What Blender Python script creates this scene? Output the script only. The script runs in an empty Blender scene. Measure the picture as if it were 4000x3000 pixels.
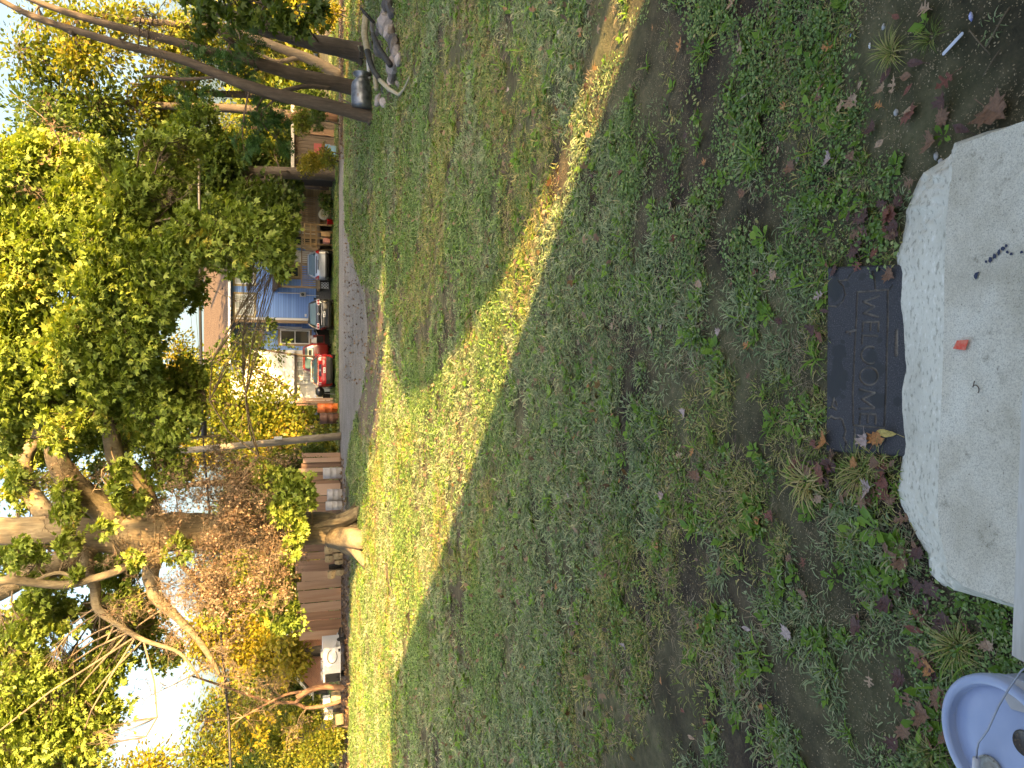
import bpy, math, random
import numpy as np
from mathutils import Matrix, Vector
RS = np.random.RandomState(7)
random.seed(7)
S = bpy.context.scene
COL = S.collection

# ------------------------------------------------------------------ camera
CAM_H = 1.9
FPX = 2800.0                                  # focal length in pixels of a 4000 px wide frame
PITCH = math.atan(825.0 / FPX)
cam_d = bpy.data.cameras.new("camera")
cam_d.sensor_fit = 'HORIZONTAL'; cam_d.sensor_width = 36.0
cam_d.lens = 36.0 * FPX / 4000.0
cam_d.clip_start = 0.05; cam_d.clip_end = 6000
cam = bpy.data.objects.new("camera", cam_d); COL.objects.link(cam)
cp, sp = math.cos(PITCH), math.sin(PITCH)
# the photographer held the phone on its side: picture left is up
ax = Vector((0, -sp, -cp)); ay = Vector((1, 0, 0)); az = ax.cross(ay)
M = Matrix((ax, ay, az)).transposed().to_4x4(); M.translation = Vector((0, 0, CAM_H))
cam.matrix_world = M
S.camera = cam

# ------------------------------------------------------------------ light
SUN_EL = math.radians(16.0)
SUN_AZ = math.atan2(0.6, -0.8)                 # clockwise from +Y: behind the camera, to the right
sdir = Vector((math.sin(SUN_AZ) * math.cos(SUN_EL), math.cos(SUN_AZ) * math.cos(SUN_EL), math.sin(SUN_EL)))
w = bpy.data.worlds.new("World"); S.world = w; w.use_nodes = True
nt = w.node_tree; bg = nt.nodes["Background"]
sky = nt.nodes.new("ShaderNodeTexSky"); sky.sky_type = 'NISHITA'; sky.sun_disc = False
sky.sun_elevation = SUN_EL; sky.sun_rotation = SUN_AZ
sky.air_density = 1.0; sky.dust_density = 8.0; sky.ozone_density = 3.0
nt.links.new(sky.outputs[0], bg.inputs[0]); bg.inputs[1].default_value = 0.15
sl = bpy.data.lights.new("sun", 'SUN'); sl.energy = 4.8; sl.angle = math.radians(0.5)
sl.color = (1.0, 0.70, 0.38)
so = bpy.data.objects.new("sun", sl); COL.objects.link(so)
so.rotation_euler = sdir.to_track_quat('Z', 'Y').to_euler()
S.view_settings.view_transform = 'Standard'; S.view_settings.look = 'None'
S.view_settings.exposure = 2.55; S.view_settings.gamma = 1.0
S.view_settings.use_curve_mapping = False
S.view_settings.use_white_balance = True          # the phone balanced for the open shade
S.view_settings.white_balance_temperature = 8900
S.view_settings.white_balance_tint = 10

# ------------------------------------------------------------------ helpers
def ray(x, y):
    u = (1500.0 - y) / FPX; v = (x - 2000.0) / FPX
    return np.array((u, cp - v * sp, -sp - v * cp))
def G(x, y, z=0.0):
    r = ray(x, y); k = (z - CAM_H) / r[2]
    return np.array((r[0] * k, r[1] * k, z))
def P(x, y, Y):
    r = ray(x, y); k = Y / r[1]
    return np.array((r[0] * k, Y, CAM_H + r[2] * k))

def vnoise(x, y, seed=0):
    xi = np.floor(x).astype(np.int64); yi = np.floor(y).astype(np.int64)
    fx = x - xi; fy = y - yi
    fx = fx * fx * (3 - 2 * fx); fy = fy * fy * (3 - 2 * fy)
    def h(a, b):
        n = (a * 374761393 + b * 668265263 + seed * 974711) & 0x7fffffff
        n = ((n ^ (n >> 13)) * 1274126177) & 0x7fffffff
        return ((n ^ (n >> 16)) & 0xffff) / 65535.0
    return (h(xi, yi) * (1 - fx) + h(xi + 1, yi) * fx) * (1 - fy) + (h(xi, yi + 1) * (1 - fx) + h(xi + 1, yi + 1) * fx) * fy
def fbm(x, y, seed=0, o=4):
    x = np.asarray(x, float); y = np.asarray(y, float)
    s = 0; a = 0.5; t = 0
    for i in range(o):
        s = s + a * vnoise(x * 2 ** i + 17.3 * i, y * 2 ** i - 9.1 * i, seed + i); t += a; a *= 0.5
    return s / t
def hz(X, Y):
    X = np.asarray(X, float); Y = np.asarray(Y, float)
    near = np.clip((Y + 3) / 6.0, 0, 1) * np.clip((15.0 - Y) / 3.0, 0, 1)
    return near * ((fbm(X * 1.2, Y * 1.2, 3) - 0.5) * 0.03 + (fbm(X * 9, Y * 9, 5, 3) - 0.5) * 0.012)

def tag(o, label=None, cat=None, group=None, kind=None):
    if label: o['label'] = label
    if cat: o['category'] = cat
    if group: o['group'] = group
    if kind: o['kind'] = kind
    return o
ROOT = {}
def empty(name, loc, label, cat, group=None):
    o = bpy.data.objects.new(name, None); COL.objects.link(o)
    o.location = tuple(float(c) for c in loc); o.empty_display_size = 0.2
    ROOT[o.name] = np.array(o.location)
    return tag(o, label, cat, group)

class MB:
    def __init__(s): s.v = []; s.f = []; s.n = 0; s.a = []
    def add(s, V, F, a=None):
        V = np.asarray(V, float).reshape(-1, 3)
        s.v.append(V); s.f.extend([tuple(i + s.n for i in f) for f in F]); s.n += len(V)
        s.a.append(np.full(len(V), RS.rand() if a is None else a))
        return s
    def box(s, x0, x1, y0, y1, z0, z1, a=None):
        V = [(x, y, z) for z in (z0, z1) for y in (y0, y1) for x in (x0, x1)]
        return s.add(V, [(0, 2, 3, 1), (4, 5, 7, 6), (0, 1, 5, 4), (2, 6, 7, 3), (0, 4, 6, 2), (1, 3, 7, 5)], a)
    def beam(s, p, q, wx, wz, a=None):
        p = Vector(p); q = Vector(q); d = (q - p).normalized()
        u = d.cross(Vector((0, 0, 1)))
        if u.length < 1e-3: u = Vector((1, 0, 0))
        u.normalize(); n = u.cross(d)
        V = [tuple(c + u * (a_ * wx / 2) + n * (b_ * wz / 2)) for c in (p, q) for a_, b_ in ((-1, -1), (1, -1), (1, 1), (-1, 1))]
        return s.add(V, [(0, 3, 2, 1), (4, 5, 6, 7), (0, 1, 5, 4), (1, 2, 6, 5), (2, 3, 7, 6), (3, 0, 4, 7)], a)
    def tube(s, pts, rad, n=8, wob=0.0, seed=0, cap=True, a=None):
        pts = np.asarray(pts, float); m = len(pts)
        rad = np.asarray(rad if hasattr(rad, '__len__') else [rad] * m, float)
        T = np.gradient(pts, axis=0); T /= np.linalg.norm(T, axis=1)[:, None] + 1e-9
        u = np.cross(T[0], (0.13, 0.97, 0.2)); u /= np.linalg.norm(u) + 1e-9
        an = np.linspace(0, 2 * np.pi, n, endpoint=False); V = []
        for i in range(m):
            u = u - T[i] * np.dot(u, T[i]); u /= np.linalg.norm(u) + 1e-9
            b = np.cross(T[i], u)
            r = rad[i] * (1 + wob * (fbm(np.cos(an) * 1.5 + seed + 5, np.sin(an) * 1.5 + i * 0.35, seed) - 0.5) * 2)
            V.append(pts[i] + np.outer(np.cos(an) * r, u) + np.outer(np.sin(an) * r, b))
        F = [(i * n + j, i * n + (j + 1) % n, (i + 1) * n + (j + 1) % n, (i + 1) * n + j) for i in range(m - 1) for j in range(n)]
        if cap: F += [tuple(range(n))[::-1], tuple((m - 1) * n + j for j in range(n))]
        return s.add(np.concatenate(V), F, a)
    def lathe(s, prof, c=(0, 0, 0), n=32, a=None):
        an = np.linspace(0, 2 * np.pi, n, endpoint=False)
        V = [(c[0] + r * math.cos(t), c[1] + r * math.sin(t), c[2] + z) for r, z in prof for t in an]
        F = [(i * n + j, i * n + (j + 1) % n, (i + 1) * n + (j + 1) % n, (i + 1) * n + j) for i in range(len(prof) - 1) for j in range(n)]
        return s.add(V, F, a)
    def poly(s, pts, y0, y1, a=None):     # outline in (x, z) extruded along y
        n = len(pts)
        V = [(x, y0, z) for x, z in pts] + [(x, y1, z) for x, z in pts]
        return s.add(V, [tuple(range(n)), tuple(range(2 * n - 1, n - 1, -1))] + [(i, i + n, (i + 1) % n + n, (i + 1) % n) for i in range(n)], a)
    def build(s, name, mat, parent=None, loc=None, smooth=False, kind=None):
        V = np.concatenate(s.v); A = np.concatenate(s.a)
        if parent is not None: off = ROOT.get(parent.name, np.zeros(3))
        elif loc is not None: off = np.asarray(loc, float)
        else: off = np.zeros(3)
        me = bpy.data.meshes.new(name)
        me.from_pydata((V - off).tolist(), [], s.f)
        at = me.attributes.new('rnd', 'FLOAT', 'POINT'); at.data.foreach_set('value', A)
        if smooth: me.polygons.foreach_set('use_smooth', [True] * len(me.polygons))
        me.materials.append(mat); me.update()
        o = bpy.data.objects.new(name, me); COL.objects.link(o)
        if parent is not None:
            o.parent = parent; ROOT[o.name] = off
        else:
            o.location = tuple(off); ROOT[o.name] = off
        if kind: o['kind'] = kind
        return o

def fast_mesh(name, V, F, A, mat, parent=None, kind=None, smooth=False, link=True):
    """V (n,3), F (m,k) same-size faces"""
    me = bpy.data.meshes.new(name)
    off = ROOT.get(parent.name, np.zeros(3)) if parent is not None else np.zeros(3)
    V = (V - off).astype(np.float32); F = F.astype(np.int32); k = F.shape[1]
    me.vertices.add(len(V)); me.vertices.foreach_set('co', V.ravel())
    me.loops.add(F.size); me.loops.foreach_set('vertex_index', F.ravel())
    me.polygons.add(len(F))
    me.polygons.foreach_set('loop_start', np.arange(0, F.size, k, dtype=np.int32))
    if smooth: me.polygons.foreach_set('use_smooth', np.ones(len(F), dtype=bool))
    at = me.attributes.new('rnd', 'FLOAT', 'POINT'); at.data.foreach_set('value', A.astype(np.float32))
    me.materials.append(mat); me.update(calc_edges=True)
    o = bpy.data.objects.new(name, me)
    if link: COL.objects.link(o)
    if parent is not None: o.parent = parent
    if kind: o['kind'] = kind
    return o

def scatter(TV, TF, C, D, N, size):
    """copies of template TV (k,3: x along, y across, z normal) at C with direction D, normal N"""
    D = D / (np.linalg.norm(D, axis=1)[:, None] + 1e-9)
    B = np.cross(N, D); B /= np.linalg.norm(B, axis=1)[:, None] + 1e-9
    N = np.cross(D, B)
    sz = size[:, None, None]
    V = C[:, None, :] + sz * (TV[None, :, 0:1] * D[:, None, :] + TV[None, :, 1:2] * B[:, None, :] + TV[None, :, 2:3] * N[:, None, :])
    k = len(TV); F = (TF[None] + (np.arange(len(C)) * k)[:, None, None]).reshape(-1, TF.shape[1])
    return V.reshape(-1, 3), F

LEAF_MAPLE = (np.array([(0, 0, 0), (.42, -.24, .04), (1.0, 0, -.14), (.42, .24, .04),
                        (.45, -.16, .02), (.66, -.62, -.1), (.08, -.42, -.02),
                        (.45, .16, .02), (.66, .62, -.1), (.08, .42, -.02)]),
              np.array([(0, 1, 2, 3), (0, 6, 5, 4), (0, 7, 8, 9)]))
LEAF_OVAL = (np.array([(0, 0, 0), (.5, -.3, .05), (1.0, 0, -.1), (.5, .3, .05)]), np.array([(0, 1, 2, 3)]))
LEAF_PINNATE = (np.array([(0, 0, 0), (1, 0, -.12), (1, .06, -.12), (0, .06, 0)] +
                         [c for i in range(4) for s in (-1, 1) for c in ((.15 + .22 * i, 0, 0), (.2 + .22 * i, s * .22, -.04), (.28 + .22 * i, s * .3, -.06), (.3 + .22 * i, s * .12, 0))]),
                np.array([(0, 1, 2, 3)] + [(4 + 4 * i, 5 + 4 * i, 6 + 4 * i, 7 + 4 * i) for i in range(8)]))

# ------------------------------------------------------------------ materials
MATS = {}
def newmat(name):
    m = bpy.data.materials.new(name); m.use_nodes = True; MATS[name] = m
    return m, m.node_tree, m.node_tree.nodes["Principled BSDF"]
def ramp(nt, stops):
    r = nt.nodes.new("ShaderNodeValToRGB"); e = r.color_ramp.elements
    while len(e) > 1: e.remove(e[-1])
    e[0].position = stops[0][0]; e[0].color = (*stops[0][1], 1)
    for p, c in stops[1:]:
        k = e.new(p); k.color = (*c, 1)
    return r
def noise(nt, scale, detail=4, rough=.55, coord='Object', vec=None, stretch=None):
    n = nt.nodes.new("ShaderNodeTexNoise"); n.inputs['Scale'].default_value = scale
    n.inputs['Detail'].default_value = detail; n.inputs['Roughness'].default_value = rough
    t = nt.nodes.new("ShaderNodeTexCoord")
    src = t.outputs[coord]
    if stretch:
        mp = nt.nodes.new("ShaderNodeMapping"); mp.inputs['Scale'].default_value = stretch
        nt.links.new(src, mp.inputs[0]); src = mp.outputs[0]
    nt.links.new(src, n.inputs['Vector'])
    return n
def bump(nt, b, src, strength=.3, dist=.01):
    bp = nt.nodes.new("ShaderNodeBump"); bp.inputs['Strength'].default_value = strength
    bp.inputs['Distance'].default_value = dist
    nt.links.new(src, bp.inputs['Height']); nt.links.new(bp.outputs[0], b.inputs['Normal'])
    return bp
def mat_noise(name, stops, scale=8, rough=.8, bs=.3, bd=.01, stretch=None, detail=6, metal=0, spec=None):
    m, nt, b = newmat(name)
    n = noise(nt, scale, detail, stretch=stretch); r = ramp(nt, stops)
    nt.links.new(n.outputs[0], r.inputs[0]); nt.links.new(r.outputs[0], b.inputs['Base Color'])
    b.inputs['Roughness'].default_value = rough; b.inputs['Metallic'].default_value = metal
    if spec is not None: b.inputs['Specular IOR Level'].default_value = spec
    if bs: bump(nt, b, n.outputs[0], bs, bd)
    return m
def tint(name, c, var=.25, rough=.7, metal=0, scale=12, stretch=None, bs=.15):
    c = np.array(c)
    return mat_noise(name, [(.3, tuple(c * (1 - var))), (.7, tuple(np.minimum(c * (1 + var), .95)))], scale, rough, bs, .004, stretch, metal=metal)
def mat_piece(name, stops, rough=.8, scale=10, stretch=None, mixn=.45, bs=.2):
    """colour from each object's own random value plus grain: for boards, stones, leaves"""
    m, nt, b = newmat(name)
    oi = nt.nodes.new("ShaderNodeObjectInfo"); n = noise(nt, scale, 6, stretch=stretch)
    mx = nt.nodes.new("ShaderNodeMix"); mx.inputs[0].default_value = mixn
    nt.links.new(oi.outputs['Random'], mx.inputs[2]); nt.links.new(n.outputs[0], mx.inputs[3])
    r = ramp(nt, stops); nt.links.new(mx.outputs[0], r.inputs[0]); nt.links.new(r.outputs[0], b.inputs['Base Color'])
    b.inputs['Roughness'].default_value = rough; bump(nt, b, n.outputs[0], bs, .004)
    return m
def mat_leaf(name, stops, trans=.45, rough=.5, inst=False, tcol=(1.0, 1.0, .45)):
    m, nt, b = newmat(name)
    at = nt.nodes.new("ShaderNodeAttribute"); at.attribute_name = 'rnd'
    src = at.outputs['Fac']
    if inst:
        oi = nt.nodes.new("ShaderNodeObjectInfo"); mx = nt.nodes.new("ShaderNodeMix"); mx.inputs[0].default_value = .4
        nt.links.new(src, mx.inputs[2]); nt.links.new(oi.outputs['Random'], mx.inputs[3]); src = mx.outputs[0]
    r = ramp(nt, stops); nt.links.new(src, r.inputs[0]); nt.links.new(r.outputs[0], b.inputs['Base Color'])
    b.inputs['Roughness'].default_value = rough; b.inputs['Specular IOR Level'].default_value = .18 if inst else .35
    if trans:
        tr = nt.nodes.new("ShaderNodeBsdfTranslucent"); ml = nt.nodes.new("ShaderNodeMix"); ml.data_type = 'RGBA'; ml.blend_type = 'MULTIPLY'
        ml.inputs[0].default_value = 1.0; ml.inputs[7].default_value = (*tcol, 1)
        nt.links.new(r.outputs[0], ml.inputs[6]); nt.links.new(ml.outputs[2], tr.inputs[0])
        ms = nt.nodes.new("ShaderNodeMixShader"); ms.inputs[0].default_value = trans
        out = nt.nodes["Material Output"]
        nt.links.new(b.outputs[0], ms.inputs[1]); nt.links.new(tr.outputs[0], ms.inputs[2]); nt.links.new(ms.outputs[0], out.inputs[0])
    return m
def mat_bark(name, c0, c1, c2, scale=5, bs=.8):
    m, nt, b = newmat(name)
    n = noise(nt, scale, 9, .72, stretch=(2.6, 2.6, .3)); n2 = noise(nt, 1.6, 5)
    mx = nt.nodes.new("ShaderNodeMix"); mx.inputs[0].default_value = .35
    nt.links.new(n.outputs[0], mx.inputs[2]); nt.links.new(n2.outputs[0], mx.inputs[3])
    r = ramp(nt, [(.3, c0), (.5, c1), (.68, c2)])
    nt.links.new(mx.outputs[0], r.inputs[0]); nt.links.new(r.outputs[0], b.inputs['Base Color'])
    b.inputs['Roughness'].default_value = .9; bump(nt, b, n.outputs[0], bs, .03)
    return m
def plain(name, c, rough=.5, metal=0, trans=0, coat=0, spec=None):
    m, nt, b = newmat(name)
    n = noise(nt, 25, 3); r = ramp(nt, [(.3, tuple(np.array(c) * .9)), (.7, tuple(np.minimum(np.array(c) * 1.08, .95)))])
    nt.links.new(n.outputs[0], r.inputs[0]); nt.links.new(r.outputs[0], b.inputs['Base Color'])
    b.inputs['Roughness'].default_value = rough; b.inputs['Metallic'].default_value = metal
    b.inputs['Coat Weight'].default_value = coat; b.inputs['Transmission Weight'].default_value = trans
    return m

soil_stops = [(.3, (.028, .023, .020)), (.5, (.062, .050, .040)), (.7, (.13, .10, .075))]
def ground_mat():
    m, nt, b = newmat("soil")
    n = noise(nt, 2.2, 10, .62); r = ramp(nt, soil_stops)
    nt.links.new(n.outputs[0], r.inputs[0])
    n2 = noise(nt, 95, 4, .7); r2 = ramp(nt, [(.42, (.8, .8, .8)), (.6, (1.3, 1.25, 1.15)), (.74, (2.8, 2.5, 2.1))])
    nt.links.new(n2.outputs[0], r2.inputs[0])
    mu = nt.nodes.new("ShaderNodeMix"); mu.data_type = 'RGBA'; mu.blend_type = 'MULTIPLY'; mu.inputs[0].default_value = .8
    nt.links.new(r.outputs[0], mu.inputs[6]); nt.links.new(r2.outputs[0], mu.inputs[7])
    # thin moss and dry thatch patches
    n3 = noise(nt, .55, 6, .6); r3 = ramp(nt, [(.42, (0, 0, 0)), (.62, (1, 1, 1))])
    nt.links.new(n3.outputs[0], r3.inputs[0])
    n4 = noise(nt, 14, 6, .7); r4 = ramp(nt, [(.35, (.09, .10, .05)), (.6, (.17, .16, .09)), (.75, (.3, .23, .14))])
    nt.links.new(n4.outputs[0], r4.inputs[0])
    mx = nt.nodes.new("ShaderNodeMix"); mx.data_type = 'RGBA'
    nt.links.new(r3.outputs[0], mx.inputs[0]); nt.links.new(mu.outputs[2], mx.inputs[6]); nt.links.new(r4.outputs[0], mx.inputs[7])
    nt.links.new(mx.outputs[2], b.inputs['Base Color']); b.inputs['Roughness'].default_value = .95; b.inputs['Specular IOR Level'].default_value = .08
    n5 = noise(nt, 60, 8, .7); bump(nt, b, n5.outputs[0], .8, .012)
    return m
M_SOIL = ground_mat()
def speckle(name, base, dark, light, sc=160, rough=.85, bs=.5, bd=.003, base2=None):
    m, nt, b = newmat(name)
    n = noise(nt, sc, 3, .6); r = ramp(nt, [(.36, dark), (.44, base), (.58, base), (.68, light)])
    nt.links.new(n.outputs[0], r.inputs[0])
    n2 = noise(nt, sc * .04, 6, .6); r2 = ramp(nt, [(.32, (.72, .7, .66)), (.6, (1.06, 1.05, 1.03))])
    nt.links.new(n2.outputs[0], r2.inputs[0])
    mu = nt.nodes.new("ShaderNodeMix"); mu.data_type = 'RGBA'; mu.blend_type = 'MULTIPLY'; mu.inputs[0].default_value = 1
    nt.links.new(r.outputs[0], mu.inputs[6]); nt.links.new(r2.outputs[0], mu.inputs[7])
    nt.links.new(mu.outputs[2], b.inputs['Base Color']); b.inputs['Roughness'].default_value = rough
    bump(nt, b, n.outputs[0], bs, bd)
    return m
M_GRAVEL = speckle("gravel", (.22, .20, .185), (.08, .07, .065), (.5, .47, .45), 22, bs=.8, bd=.02)
M_DIRT = speckle("dirt", (.12, .085, .06), (.06, .042, .03), (.26, .19, .13), 18, bs=.6, bd=.015)
M_LITTER = speckle("leaf_litter", (.09, .05, .03), (.03, .02, .013), (.3, .15, .07), 14, bs=.9, bd=.03)
def concrete_mat():
    m, nt, b = newmat("concrete")
    def mul(a_, c_, fac=1.0):
        x = nt.nodes.new("ShaderNodeMix"); x.data_type = 'RGBA'; x.blend_type = 'MULTIPLY'; x.inputs[0].default_value = fac
        nt.links.new(a_, x.inputs[6]); nt.links.new(c_, x.inputs[7]); return x.outputs[2]
    n = noise(nt, 5, 8, .65); r = ramp(nt, [(.3, (.50, .45, .36)), (.5, (.66, .61, .52)), (.7, (.76, .73, .65))]); nt.links.new(n.outputs[0], r.inputs[0])
    f = noise(nt, 260, 5, .8); rf = ramp(nt, [(.33, (.45, .43, .4)), (.48, (.95, .95, .95)), (.62, (1.12, 1.12, 1.1))]); nt.links.new(f.outputs[0], rf.inputs[0])
    g = noise(nt, 75, 6, .75); rg = ramp(nt, [(.30, (.22, .2, .18)), (.37, (1, 1, 1))]); nt.links.new(g.outputs[0], rg.inputs[0])
    h = noise(nt, 14, 6, .8); rh = ramp(nt, [(.30, (.42, .4, .36)), (.42, (1, 1, 1))]); nt.links.new(h.outputs[0], rh.inputs[0])
    o_ = mul(mul(mul(r.outputs[0], rf.outputs[0]), rg.outputs[0]), rh.outputs[0], .8)
    nt.links.new(o_, b.inputs['Base Color']); b.inputs['Roughness'].default_value = .9
    bump(nt, b, g.outputs[0], .5, .006); return m
M_CONC = concrete_mat()
M_CONC2 = speckle("concrete_face", (.64, .62, .56), (.40, .38, .33), (.76, .74, .7), 45, bs=.9, bd=.004)
M_BARK = mat_bark("maple_bark", (.04, .03, .02), (.155, .12, .075), (.27, .22, .14), 5)
M_BARK2 = mat_bark("brown_bark", (.03, .024, .02), (.07, .055, .043), (.13, .105, .085), 7)
M_TWIG = mat_bark("twig_bark", (.09, .065, .042), (.16, .12, .078), (.24, .18, .12), 3, .2)
M_TWIGD = mat_bark("dark_twig_bark", (.05, .035, .025), (.1, .07, .05), (.16, .12, .08), 3, .2)
M_LEAF = mat_leaf("maple_leaf", [(0, (.09, .14, .025)), (.4, (.20, .28, .055)), (.85, (.36, .43, .11)), (1, (.48, .40, .09))], trans=.4)
M_LEAFD = mat_leaf("dark_green_leaf", [(0, (.04, .08, .018)), (.6, (.09, .14, .028)), (1, (.16, .21, .04))])
M_LEAFY = mat_leaf("yellow_leaf", [(0, (.16, .17, .025)), (.5, (.3, .26, .035)), (1, (.42, .30, .05))])
M_LEAFM = mat_leaf("mid_green_leaf", [(0, (.07, .11, .018)), (.5, (.16, .20, .032)), (.9, (.33, .29, .045)), (1, (.42, .26, .06))])
M_LOCUST = mat_leaf("locust_leaf", [(0, (.03, .085, .025)), (.6, (.055, .14, .04)), (1, (.1, .19, .05))])
M_DEADL = mat_leaf("dead_leaf", [(0, (.12, .065, .04)), (.5, (.22, .14, .09)), (1, (.32, .23, .15))], trans=.2)
M_GRASS = mat_leaf("grass", [(0, (.06, .09, .025)), (.3, (.16, .22, .055)), (.5, (.28, .33, .09)), (.62, (.42, .36, .14)), (1, (.58, .44, .22))], trans=.15, inst=True)
M_GRASSB = mat_leaf("blue_grass", [(0, (.07, .11, .05)), (.5, (.21, .28, .13)), (.8, (.38, .42, .24)), (1, (.50, .42, .24))], trans=.15, inst=True)
M_CLOVER = mat_leaf("creeping_weed", [(0, (.05, .10, .03)), (.5, (.15, .25, .075)), (.85, (.32, .42, .16)), (1, (.5, .42, .18))], trans=.15, rough=.4, inst=True)
M_WEED = mat_leaf("broad_weed", [(0, (.08, .17, .025)), (.6, (.17, .32, .045)), (1, (.28, .43, .08))], trans=.3, rough=.35, inst=True)
M_STRAW = mat_leaf("straw", [(0, (.20, .15, .09)), (.5, (.33, .25, .16)), (1, (.48, .39, .27))], trans=.15, inst=True)
M_FALL = mat_piece("fallen_leaf", [(.25, (.10, .028, .02)), (.4, (.2, .075, .035)), (.5, (.33, .13, .045)), (.6, (.4, .22, .12)), (.72, (.42, .3, .24))], .6, 18, mixn=.3)
def G3(n): return MATS[n]
# ================================================================== GROUND
def grid_ground():
    xs = np.concatenate([-np.geomspace(1200, 3.2, 60), np.linspace(-3.1, 3.1, 180), np.geomspace(3.2, 1200, 60)])
    ys = np.concatenate([-np.geomspace(900, 1.2, 30), np.linspace(-1.0, 1.1, 20), np.linspace(1.13, 6, 190), np.geomspace(6.05, 40, 120), np.geomspace(41, 2500, 40)])
    X, Y = np.meshgrid(xs, ys); Z = hz(X, Y)
    V = np.stack([X, Y, Z], -1).reshape(-1, 3); nx = len(xs); ny = len(ys)
    i = np.arange((ny - 1) * (nx - 1)); r = i // (nx - 1); c = i % (nx - 1); a = r * nx + c
    F = np.stack([a, a + 1, a + nx + 1, a + nx], -1)
    return fast_mesh("lawn_soil", V, F, np.zeros(len(V)), M_SOIL, kind='structure', smooth=True)
grid_ground()

def rag(pts, step=.35, amp=.22, seed=1):
    out = []
    for i in range(len(pts)):
        p = np.array(pts[i][:2]); q = np.array(pts[(i + 1) % len(pts)][:2]); L = np.linalg.norm(q - p)
        n = int(min(60, max(1, L / step)))
        for k in range(n):
            c = p + (q - p) * k / n
            j = np.array([fbm(c[0] * 1.7, c[1] * 1.7, seed) - .5, fbm(c[0] * 1.7 + 40, c[1] * 1.7, seed) - .5]) * amp * 2
            out.append(c + j)
    return out
def sheet(name, pts, z, mat, **k):
    b = MB(); q = rag(pts, **k)
    b.add([(p[0], p[1], z) for p in q], [tuple(range(len(q)))])
    return b.build(name, mat, kind='structure')
def gp(l): return [G(*q) for q in l]
GRAVEL_PX = [(1325, -400), (1325, 1500), (1331, 1800), (1338, 2100), (1338, 3400), (1346, 3400), (1346, 2100), (1351, 1880), (1362, 1760), (1392, 1640), (1425, 1500), (1436, 1300), (1428, 1150), (1400, 1060), (1372, 985), (1352, 880), (1345, 700), (1344, -400)]
DIRT_PX = [(1420, 1090), (1470, 1130), (1508, 1230), (1512, 1420), (1500, 1600), (1450, 1740), (1400, 1700), (1400, 1250)]
sheet("dirt_track", gp(DIRT_PX), .004, M_DIRT, amp=.35, seed=4)
sheet("gravel_drive", gp(GRAVEL_PX), .008, M_GRAVEL, amp=.3)
sheet("litter_strip", gp([(1316, 1760), (1338, 1800), (1343, 2100), (1366, 2150), (1370, 3500), (1308, 3500), (1308, 1760)]), .012, M_LITTER, amp=.5, seed=9)
sheet("litter_patch", gp([(1330, -500), (1330, 560), (1341, 560), (1345, 200), (1352, -500)]), .016, M_LITTER, amp=.6, seed=12)

def inpoly(X, Y, poly):
    ins = np.zeros(len(X), bool); n = len(poly)
    for i in range(n):
        x0, y0 = poly[i][:2]; x1, y1 = poly[(i + 1) % n][:2]
        c = ((y0 > Y) != (y1 > Y)) & (X < (x1 - x0) * (Y - y0) / (y1 - y0 + 1e-12) + x0)
        ins ^= c
    return ins

# ------------------------------------------------------------------ small plants, straw: tufts scattered as one mass
def blades(n, h, spread, lean, wid, seed, flat=0.0, segs=3):
    r = np.random.RandomState(seed); V = []; F = []; A = []; k = 0
    for i in range(n):
        az = r.rand() * 6.283; R0 = spread * math.sqrt(r.rand()); a2 = az + r.randn() * .7
        p = np.array([math.cos(az) * R0, math.sin(az) * R0, 0.0]); H = h * (.5 + .7 * r.rand())
        th = lean * (.3 + r.rand()) + flat; d = np.array([math.cos(a2), math.sin(a2)])
        side = np.array([-d[1], d[0], 0]) * wid * (.6 + .8 * r.rand()); rn = r.rand(); tw = r.randn() * .5
        for s in range(segs + 1):
            t = s / segs; ang = th * (.4 + 1.1 * t)
            if s: p = p + H / segs * np.array([math.sin(ang) * d[0], math.sin(ang) * d[1], max(math.cos(ang), -.25)])
            p[2] = max(p[2], .003)
            wv = side * (1 - t ** 2 * .95); wv = wv + np.array([0, 0, tw * wid * (1 - t)])
            V += [p - wv, p + wv]; A += [rn, rn]
            if s: F.append((k + 2 * s - 2, k + 2 * s - 1, k + 2 * s + 1, k + 2 * s))
        k += 2 * (segs + 1)
    return np.array(V), np.array(F), np.array(A)
def leaflets(n, R, zr, size, seed, tmpl=LEAF_OVAL, tilt=.5, rosette=False):
    r = np.random.RandomState(seed)
    if rosette:
        az = np.linspace(0, 6.283, n, endpoint=False) + r.rand(n) * .5; C = np.stack([np.cos(az) * .006, np.sin(az) * .006, np.full(n, .004)], -1)
        D = np.stack([np.cos(az), np.sin(az), .15 + .5 * r.rand(n)], -1); N = np.stack([-np.cos(az) * .4, -np.sin(az) * .4, np.ones(n)], -1)
    else:
        az = r.rand(n) * 6.283; q = R * np.sqrt(r.rand(n)); C = np.stack([np.cos(az) * q, np.sin(az) * q, zr * r.rand(n) + .003], -1)
        a2 = r.rand(n) * 6.283; D = np.stack([np.cos(a2), np.sin(a2), tilt * r.randn(n) * .5], -1); N = np.stack([r.randn(n) * tilt, r.randn(n) * tilt, np.ones(n)], -1)
    V, F = scatter(tmpl[0], tmpl[1], C, D, N, size * (.6 + .8 * r.rand(n)))
    V[:, 2] = np.maximum(V[:, 2], .002)
    return V, F, np.repeat(r.rand(n), len(tmpl[0]))
KINDS = []
def kind(name, geo, mat): KINDS.append(fast_mesh(name, *geo, mat, link=False)); return len(KINDS) - 1
K_GR = [kind("tuft", blades(24, .045, .05, 1.0, .0019, 10 + i, flat=.7), M_GRASS) for i in range(4)]
K_BL = [kind("tuft", blades(20, .048, .05, 1.0, .0024, 20 + i, flat=.65), M_GRASSB) for i in range(3)]
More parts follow.
